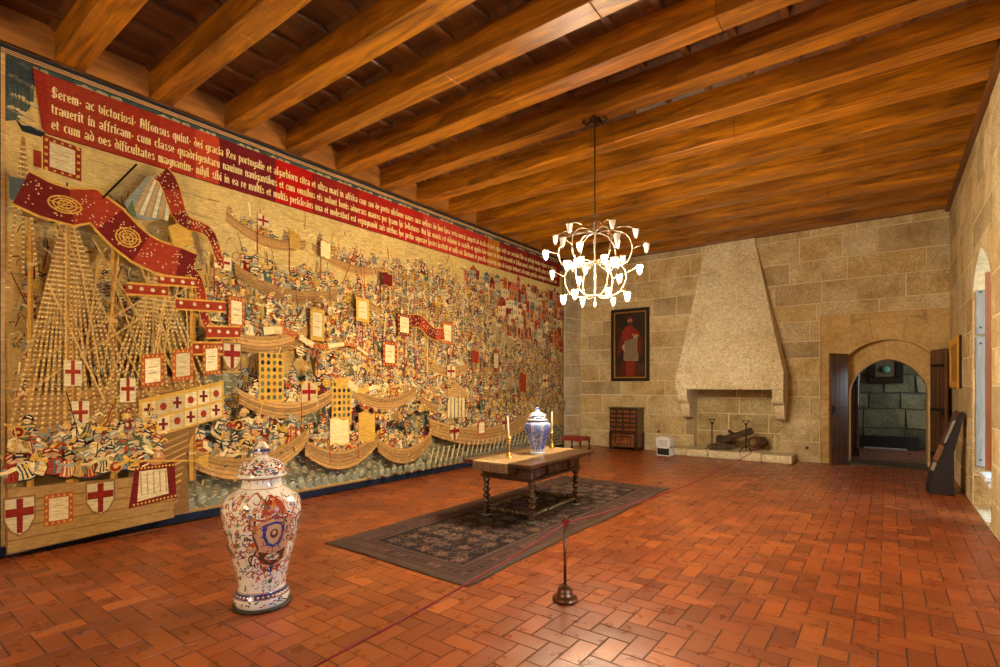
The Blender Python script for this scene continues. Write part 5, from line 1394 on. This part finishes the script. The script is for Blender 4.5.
hk = empty('rope_hook', (SCc[0], FAR, .71), 0, 'small iron hook in the wall beside the hearth holding the rope', 'hook')
m = MB(); m.tube([(0, 0.0, .0), (0, -.035, 0.0), (0, -.045, -.012), (0, -.04, -.02)], .004, 6); m.lathe([(.014, 0), (.01, .006)], 12, M=Matrix.Rotation(PI / 2, 4, 'X')); m.tube([(.01, -.03, .0), (.022, -.035, -.06), (.026, -.03, -.09)], .003, 5); m.build('hook', M_IRON, hk)

# ------------------------------------------------------------------ things along the far wall
M_CAB = wood('cabinet_walnut', srgb(50, 27, 17), srgb(86, 48, 28), (8, 8, 1), rough=.35, coat=.3)
M_PAN = wood('drawer_burl', srgb(100, 56, 28), srgb(156, 96, 48), (6, 6, 6), rough=.35, coat=.3)
M_EBON = plain('ebony_trim', srgb(34, 22, 18), .35)
cb = empty('drawer_cabinet', (1.41, 12.22, 0), 0, 'dark wooden cabinet with rows of small drawers under the framed painting', 'cabinet')
m = MB(); m.bbox(-.36, .36, -.21, .23, .43, 1.03, .006); m.bbox(-.375, .375, -.225, .235, 1.015, 1.045, .005); m.build('upper_case', M_CAB, cb)
m = MB(); m.bbox(-.35, .35, -.2, .23, .06, .43, .006); m.bbox(-.37, .37, -.225, .235, .425, .445, .005)
for sx in (-1, 1): m.bbox(sx * .345 - .03, sx * .345 + .03, -.225, -.165, 0, .44, .008); m.bbox(sx * .345 - .03, sx * .345 + .03, .18, .235, 0, .44, .008)
m.build('lower_case', M_CAB, cb)
for r_i in range(4):
    for c_i in range(4):
        x = -.262 + c_i * .175; z = .945 - r_i * .108
        m = MB(); m.bbox(x - .08, x + .08, -.222, -.205, z - .045, z + .045, .003); d = m.build('drawer', M_EBON, cb)
        m = MB(); m.bbox(x - .066, x + .066, -.228, -.212, z - .031, z + .031, .003); m.build('drawer_front', M_PAN, d)
        m = MB(); m.lathe([(.004, 0), (.009, .008), (.009, .014), (.003, .018)], 10, M=Matrix.Translation((x, -.227, z)) @ Matrix.Rotation(PI / 2, 4, 'X')); m.build('knob', M_BRASS, d)
for x in (-.175, .175):
    m = MB(); m.bbox(x - .165, x + .165, -.222, -.205, .465, .555, .003); d = m.build('drawer', M_EBON, cb)
    m = MB(); m.bbox(x - .15, x + .15, -.228, -.212, .478, .542, .003); m.build('drawer_front', M_PAN, d)
    m = MB(); m.lathe([(.004, 0), (.009, .008), (.009, .014), (.003, .018)], 10, M=Matrix.Translation((x, -.227, .51)) @ Matrix.Rotation(PI / 2, 4, 'X')); m.build('knob', M_BRASS, d)
m = MB(); m.bbox(-.3, .3, -.222, -.2, .075, .415, .004); dr = m.build('fall_front', M_PAN, cb)
m = MB()
for a, b_, c_, d in ((-.2, .2, .325, .345), (-.2, .2, .14, .16), (-.2, -.18, .14, .345), (.18, .2, .14, .345), (-.3, .3, .4, .418), (-.3, .3, .07, .085), (-.302, -.288, .07, .418), (.288, .302, .07, .418)): m.bbox(a, b_, -.228, -.218, c_, d, .002)
m.build('inlay_band', M_EBON, dr)
m = MB(); m.bbox(-.02, .02, -.228, -.22, .24, .285, .003); m.build('lock_plate', M_BRASS, dr)

st = empty('stool', (1.0, 10.36, 0), 0, 'low stool with red leather seat and dark turned legs by the end of the tapestry', 'stool')
M_RLE = plain('red_leather', srgb(134, 44, 38), .4, bmp=.2)
m = MB(); NN = 12
for j in range(NN + 1):
    for i in range(NN + 1):
        x, y = -.25 + .5 * i / NN, -.24 + .48 * j / NN; e_ = min(1, min(x + .25, .25 - x, y + .24, .24 - y) / .07)
        m.v.append((x, y, .42 + .035 * math.sqrt(max(0, e_ * (2 - e_)))))
for j in range(NN):
    for i in range(NN): q = j * (NN + 1) + i; m.face([q, q + 1, q + NN + 2, q + NN + 1], None, True)
m.bbox(-.25, .25, -.24, .24, .36, .424, .01); m.build('seat', M_RLE, st)
for sx in (-1, 1):
    for sy in (-1, 1):
        x, y = sx * .22, sy * .21
        m = MB(); m.bbox(x - .022, x + .022, y - .022, y + .022, .1, .17, .003); m.bbox(x - .022, x + .022, y - .022, y + .022, .3, .37, .003)
        m.lathe([(.014, 0), (.024, .02), (.026, .05), (.016, .08), (.014, .1)], 14, x, y); m.lathe([(.014, .17), (.024, .2), (.012, .235), (.024, .27), (.014, .3)], 14, x, y); m.build('leg', M_OAKV, st)
m = MB()
for s_ in (-1, 1): m.bbox(-.21, .21, s_ * .21 - .011, s_ * .21 + .011, .12, .15, .003)
m.bbox(-.011, .011, -.21, .21, .12, .15, .003); m.build('stretcher', M_OAKV, st)

ht = empty('dehumidifier', (2.57, 11.66, 0), -.15, 'small white plastic dehumidifier with dark lower tank beside the hearth', 'dehumidifier')
M_PLA = plain('white_plastic', srgb(236, 238, 240), .35); M_DPL = plain('dark_plastic', srgb(46, 44, 48), .3)
sec = lambda x0, x1, z0, z1, r: [(x0 + r, z0), (x1 - r, z0), (x1, z0 + r), (x1, z1 - r), (x1 - r * .5, z1 - r * .3), (x1 - r * 1.6, z1), (x0 + r * 1.6, z1), (x0 + r * .5, z1 - r * .3), (x0, z1 - r), (x0, z0 + r)]
m = MB(); m.prism(sec(-.17, .17, .17, .42, .05), 1, -.1, .11, None); m.bbox(-.1, .1, -.04, .06, .41, .428, .006); m.build('housing', M_PLA, ht)
m = MB(); m.bbox(-.15, .15, -.09, .1, .02, .175, .01); m.build('tank', M_DPL, ht)
m = MB(); 
for x in (-.155, .145): m.bbox(x, x + .014, -.1, .1, 0, .18, .004)
m.bbox(-.155, .159, -.1, .1, 0, .02, .004); m.build('foot_frame', M_PLA, ht)
m = MB()
for k in range(8): m.bbox(-.11, .11, -.107, -.098, .22 + k * .018, .229 + k * .018, .002)
m.build('grille', plain('grey_grille', srgb(188, 190, 194), .5), ht)

# painting of a standing cleric
pt = empty('framed_painting', (1.404, FAR - .02, 1.70), 0, 'tall framed oil painting of a bearded cleric in a red cape above the drawer cabinet', 'painting')
pw, ph = .505, 1.83
m = MB(); m.box(-pw + .05, pw - .05, -.022, .0, .05, ph - .05); m.build('canvas', plain('dark_canvas', srgb(44, 34, 26), .5), pt)
fm = MB(); gm = MB()
for (a, b_, c_, d) in ((-pw, pw, 0, .075), (-pw, pw, ph - .075, ph), (-pw, -pw + .075, .07, ph - .07), (pw - .075, pw, .07, ph - .07)): fm.bbox(a, b_, -.05, 0, c_, d, .008)
i_ = .075
for (a, b_, c_, d) in ((-pw + i_, pw - i_, i_, i_ + .03), (-pw + i_, pw - i_, ph - i_ - .03, ph - i_), (-pw + i_, -pw + i_ + .03, i_, ph - i_), (pw - i_ - .03, pw - i_, i_, ph - i_)): gm.bbox(a, b_, -.04, -.01, c_, d, .006)
fr = fm.build('frame', M_EBON, pt); gm.build('gilt_slip', plain('gilding', srgb(190, 146, 66), .35, .7), fr)
M_OIL = tinted('oil_paint', rough=.4, bmp=.15, bscale=60, lo=.75, hi=1.15, nscale=12)
P_ = Paint(lambda u, v, h: (u, -.0225 - h, v), 1.1, 1.9, cell=.04, step=.0001, u0=-.55)
for q in range(10):
    for i in range(4): P_.poly([(-.4 + i * .2, .1 + q * .163), (-.2 + i * .2, .1 + q * .163), (-.2 + i * .2, .263 + q * .163), (-.4 + i * .2, .263 + q * .163)], vary(rg, (50, 40, 30) if q > 1 else (70, 46, 30), .12))
P_.poly([(-.3, .14), (.24, .12), (.2, .55), (.1, .62), (-.14, .62), (-.26, .4)], C(84, 30, 20)); P_.poly([(-.1, .12), (.12, .12), (.14, .6), (-.1, .6)], C(132, 40, 24))
P_.poly([(-.17, .52), (.22, .5), (.24, 1.0), (.12, 1.2), (-.1, 1.2), (-.16, .95)], C(142, 128, 98))
for x in (-.1, -.04, .02, .08, .15): P_.line((x, .56), (x * .8, 1.12), .014, C(112, 100, 76))
P_.poly([(-.32, .62), (-.16, .9), (-.1, 1.16), (-.02, 1.34), (-.12, 1.4), (-.22, 1.28), (-.3, 1.0), (-.34, .75)], C(112, 34, 24))
P_.poly([(-.2, 1.0), (.05, 1.06), (.2, 1.14), (.28, 1.1), (.3, 1.0), (.24, 1.24), (.08, 1.38), (-.08, 1.4), (-.2, 1.26)], C(140, 44, 30)); P_.poly([(.2, .7), (.3, .66), (.33, 1.02), (.24, 1.14), (.19, .95)], C(112, 30, 24))
P_.ell(.16, 1.12, .07, .045, C(186, 166, 130), 9, .4); P_.ell(.1, 1.16, .05, .024, C(196, 142, 100), 8, -.4); P_.ell(-.17, .86, .04, .07, C(180, 162, 126), 9); P_.ell(-.14, .78, .035, .025, C(190, 136, 96), 8)
P_.ell(-.0, 1.52, .062, .085, C(188, 136, 94), 12); P_.ell(0, 1.45, .05, .075, C(84, 62, 46), 10); P_.ell(0, 1.5, .022, .012, C(150, 80, 60), 6); P_.ell(0, 1.59, .064, .032, C(120, 40, 28), 10)
for s_ in (-1, 1): P_.ell(s_ * .024, 1.535, .01, .006, C(40, 28, 22), 6)
P_.line((0, 1.535), (.004, 1.505), .01, C(206, 156, 112))
P_.build('painted_scene', M_OIL, pt)

for x, z, lb in ((2.13, .46, 'small black wall socket between the drawer cabinet and the dehumidifier'), (5.27, .29, 'small black wall socket between the hearth and the doorway')):
    e = empty('wall_socket', (x, FAR, z), 0, lb, 'socket', 'small sockets on the far wall')
    m = MB(); m.bbox(-.03, .03, -.022, 0, -.03, .03, .005); m.build('plate', M_DPL, e)

# info panel leaning by the right wall
ip = empty('information_panel', (7.11, 9.86, 0), .10, 'dark wedge-shaped information stand with a sloping printed face, beside the open door', 'sign')
M_DARK = plain('dark_painted_board', srgb(40, 38, 46), .5)
side = [(0.0, 0.0), (.27, 0.0), (.27, .62), (.39, 1.2), (.35, 1.22), (.05, .34), (0.0, .08)]
for y in (0.0, .34):
    m = MB(); m.prism(side, 1, y, y + .02, None); m.build('side_panel', M_DARK, ip)
m = MB(); m.box(0, .27, .0, .36, .0, .012); m.prism([(.02, .1), (.05, .33), (.34, 1.19), (.355, 1.18), (.07, .32), (.04, .1)], 1, .02, .34, None); m.build('board', M_DARK, ip)
a0 = Vector((.04, 0, .3)); a1 = Vector((.345, 0, 1.205)); dv_ = (a1 - a0); nn = Vector((-dv_.z, 0, dv_.x)).normalized()
P_ = Paint(lambda u, v, h: tuple(a0 + dv_ * v + nn * (.012 + h) + Vector((0, u * .8, 0))), .5, 1.1, cell=.02, step=.0001, u0=-.01)
P_.rect(-.005, .445, .0, 1.0, C(60, 56, 60)); P_.rect(.0, .44, .88, .99, C(96, 66, 54)); P_.rect(.01, .2, .5, .86, C(214, 212, 210)); P_.rect(.22, .43, .46, .86, C(104, 70, 58)); P_.rect(.01, .43, .2, .44, C(176, 132, 96))
P_.rect(.01, .3, .04, .17, C(208, 190, 156))
for k in range(12): P_.rect(.02, .18 - .02 * (k % 3), .52 + .027 * k, .53 + .027 * k, C(90, 86, 90))
for k in range(7): P_.rect(.03, .41 - .03 * (k % 2), .22 + .03 * k, .232 + .03 * k, C(110, 74, 56))
P_.build('printed_face', tinted('print', rough=.4), ip)

# gilt framed picture on the right wall
gp = empty('gilt_framed_picture', (RW, 11.2, 1.55), 0, 'small gilt-framed picture hanging between the doorway and the window', 'painting')
w2, h2 = .65, .82
m = MB(); m.box(-.036, 0, -w2, w2, 0, h2); m.build('backing_board', M_EBON, gp)
m = MB()
for (a, b_, c_, d) in ((-w2, w2, 0, .12), (-w2, w2, h2 - .12, h2), (-w2, -w2 + .12, .11, h2 - .11), (w2 - .12, w2, .11, h2 - .11)): m.bbox(-.056, -.036, a, b_, c_, d, .008)
m.build('frame', plain('old_gilding', srgb(236, 184, 76), .5, .35), gp)
m = MB(); m.box(-.044, -.036, -w2 + .11, w2 - .11, .11, h2 - .11); m.build('picture', wood('golden_panel', srgb(170, 118, 44), srgb(226, 176, 84), (1, 5, 5), coat=.2), gp)

# ------------------------------------------------------------------ inside the passage
cu = empty('cupboard', (5.76, 14.3, 0), 0, 'dark carved cupboard with a turned corner post in the passage beyond the doorway', 'cupboard')
m = MB(); m.bbox(-.4, .33, -.2, .25, .1, 2.05, .01); m.bbox(-.44, .38, -.25, .27, 2.05, 2.16, .02); m.bbox(-.42, .36, -.23, .27, .0, .12, .01); m.build('carcass', M_CAB, cu)
m = MB(); m.lathe([(.05, .12), (.055, .2), (.03, .26), (.045, .4), (.03, .5), (.04, .9), (.028, 1.0), (.042, 1.1), (.03, 1.2), (.04, 1.7), (.05, 1.85), (.055, 2.05)], 18, .31, -.2); m.build('corner_post', M_OAKV, cu)
pl = empty('low_platform', (6.64, 16.25, 0), 0, 'low black platform against the rough wall beyond the doorway', 'platform')
m = MB(); m.bbox(-.62, .6, -.1, .3, 0, .3, .01); m.build('box', plain('black_board', srgb(24, 24, 26), .6), pl)
m = MB(); m.bbox(-.5, .36, -.14, -.1, 0, .03, .004); m.build('edge_strip', plain('pale_strip', srgb(190, 190, 184), .3), pl)
wf = empty('dark_framed_panel', (6.58, 16.53, 1.64), 0, 'dark wooden framed panel with a green round piece, high on the wall beyond the doorway', 'picture')
m = MB()
for (a, b_, c_, d) in ((-.36, .36, 0, .17), (-.36, .36, 1.0, 1.15), (-.36, -.2, .16, 1.0), (.2, .36, .16, 1.0)): m.bbox(a, b_, -.07, .0, c_, d, .02)
m.build('frame', M_EBON, wf)
m = MB(); m.box(-.2, .2, -.03, -.01, .17, 1.0); m.build('panel', plain('brown_panel', srgb(120, 100, 76), .5), wf)
m = MB(); m.lathe([(.002, 0), (.08, .01), (.095, .03), (.08, .05), (.002, .06)], 24, M=Matrix.Translation((0, -.03, .36)) @ Matrix.Rotation(PI / 2, 4, 'X')); m.build('roundel', plain('green_glaze', srgb(110, 170, 140), .15), wf)

# ------------------------------------------------------------------ chandeliers
M_CHI = plain('pale_wrought_iron', srgb(132, 120, 102), .45, .5)
M_ROD = plain('dark_rod', srgb(60, 52, 44), .5, .6)
M_LIT = glow('lit_glass', (1.0, 0.80, 0.52, 1), LAMP_POWER)
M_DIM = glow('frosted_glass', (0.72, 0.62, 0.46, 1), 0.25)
def bez(p0, p1, p2, p3, n=12):
    return [tuple(((1 - t) ** 3 * a + 3 * (1 - t) ** 2 * t * b_ + 3 * (1 - t) * t * t * c_ + t ** 3 * d) for a, b_, c_, d in zip(p0, p1, p2, p3)) for t in [k / n for k in range(n + 1)]]
def chandelier(loc, label, zc, seed):
    """zc: drop from the beam to the centre of the cage; loc is the fixing point on the beam"""
    e = empty('chandelier', loc, .35, label, 'chandelier', 'wrought iron chandeliers with glass cups')
    m = MB(); m.tube([(0, 0, -.03), (0, 0, -zc + .46)], .009, 8); m.build('rod', M_ROD, e)
    m = MB(); m.bbox(-.06, .06, -.05, .05, -.035, 0, .01)
    for s_ in (-1, 1): m.tube([(s_ * .04, 0, -.02), (s_ * .1, .01, -.06), (s_ * .14, .0, -.03), (s_ * .12, 0, .0)], .016, 8)
    m.tube([(0, -.05, -.02), (0, -.1, -.07), (0, -.13, -.02)], .014, 8); m.build('ceiling_bracket', M_ROD, e)
    m = MB(); m.lathe([(.004, .47), (.02, .45), (.03, .42), (.018, .39), (.012, .3), (.012, -.1), (.02, -.14), (.012, -.2), (.012, -.46), (.024, -.49), (.004, -.54)], 14, M=Matrix.Translation((0, 0, -zc)))
    for k in range(4): a = k * PI / 2; m.tube([(0, 0, -zc + .42), (.05 * math.cos(a), .05 * math.sin(a), -zc + .5), (.08 * math.cos(a), .08 * math.sin(a), -zc + .46)], .008, 6)
    m.build('stem', M_CHI, e)
    r = random.Random(seed)
    lit_set = {(k, j) for k in range(6) for j in range(5) if r.random() < (.45 if seed == 6 else .14)}
    for k in range(6):
        a = 2 * PI * k / 6; ca, sa = math.cos(a), math.sin(a)
        R3 = lambda q: (q[0] * ca, q[0] * sa, -zc + q[1])
        up = bez((.03, .36), (.28, .44), (.50, .3), (.42, .06)) + bez((.42, .06), (.36, -.08), (.2, -.06), (.03, .02))[1:]
        lo = bez((.03, .0), (.3, .06), (.42, -.1), (.34, -.28)) + bez((.34, -.28), (.28, -.42), (.12, -.42), (.03, -.38))[1:]
        m = MB(); m.tube([R3(q) for q in up], .0085, 7); m.tube([R3(q) for q in lo], .0085, 7)
        ends = [((.26, .41), (.48, .34)), ((.43, .14), (.6, .16)), ((.2, -.01), (.27, .0)), ((.36, -.14), (.52, -.09)), ((.3, -.36), (.38, -.40))]
        for (p, q) in ends:
            m.tube([R3(z) for z in bez(p, ((p[0] + q[0]) / 2, p[1] + .03), (q[0] - .02, q[1] + .03), (q[0], q[1] + .03), 6)], .006, 6)
        arm = m.build('arm', M_CHI, e)
        for j, (p, q) in enumerate(ends):
            tw = .16 if j % 2 else -.14
            x, y, z = R3(q); x, y = x * math.cos(tw) - y * math.sin(tw), x * math.sin(tw) + y * math.cos(tw)
            if abs(tw) > 0: pass
            x, y, z = R3(q)
            m = MB(); m.lathe([(.003, -.075), (.014, -.066), (.024, -.04), (.032, .0), (.036, .03), (.033, .031), (.022, -.03), (.004, -.06)], 14, x, y, M=Matrix.Translation((0, 0, z)))
            cup = m.build('glass_cup', M_LIT if (k, j) in lit_set else M_DIM, arm)
            m = MB(); m.lathe([(.037, .024), (.041, .028), (.037, .034)], 14, x, y, M=Matrix.Translation((0, 0, z)))
            m.build('cup_rim', M_CHI, arm)
            m = MB(); m.lathe([(.005, -.086), (.01, -.08), (.005, -.072)], 10, x, y, M=Matrix.Translation((0, 0, z))); m.build('cup_finial', M_CHI, arm)
    return e
CH = chandelier((3.79, 5.67, HB), 'lit wrought iron chandelier with many glass cups, hanging above the table', 1.74, 6)
chandelier((3.73, -1.8, HB), 'added wrought iron chandelier, out of view at the other end of the hall, away from the fireplace', 1.74, 9)  # second chandelier added out of view to light the left side and foreground
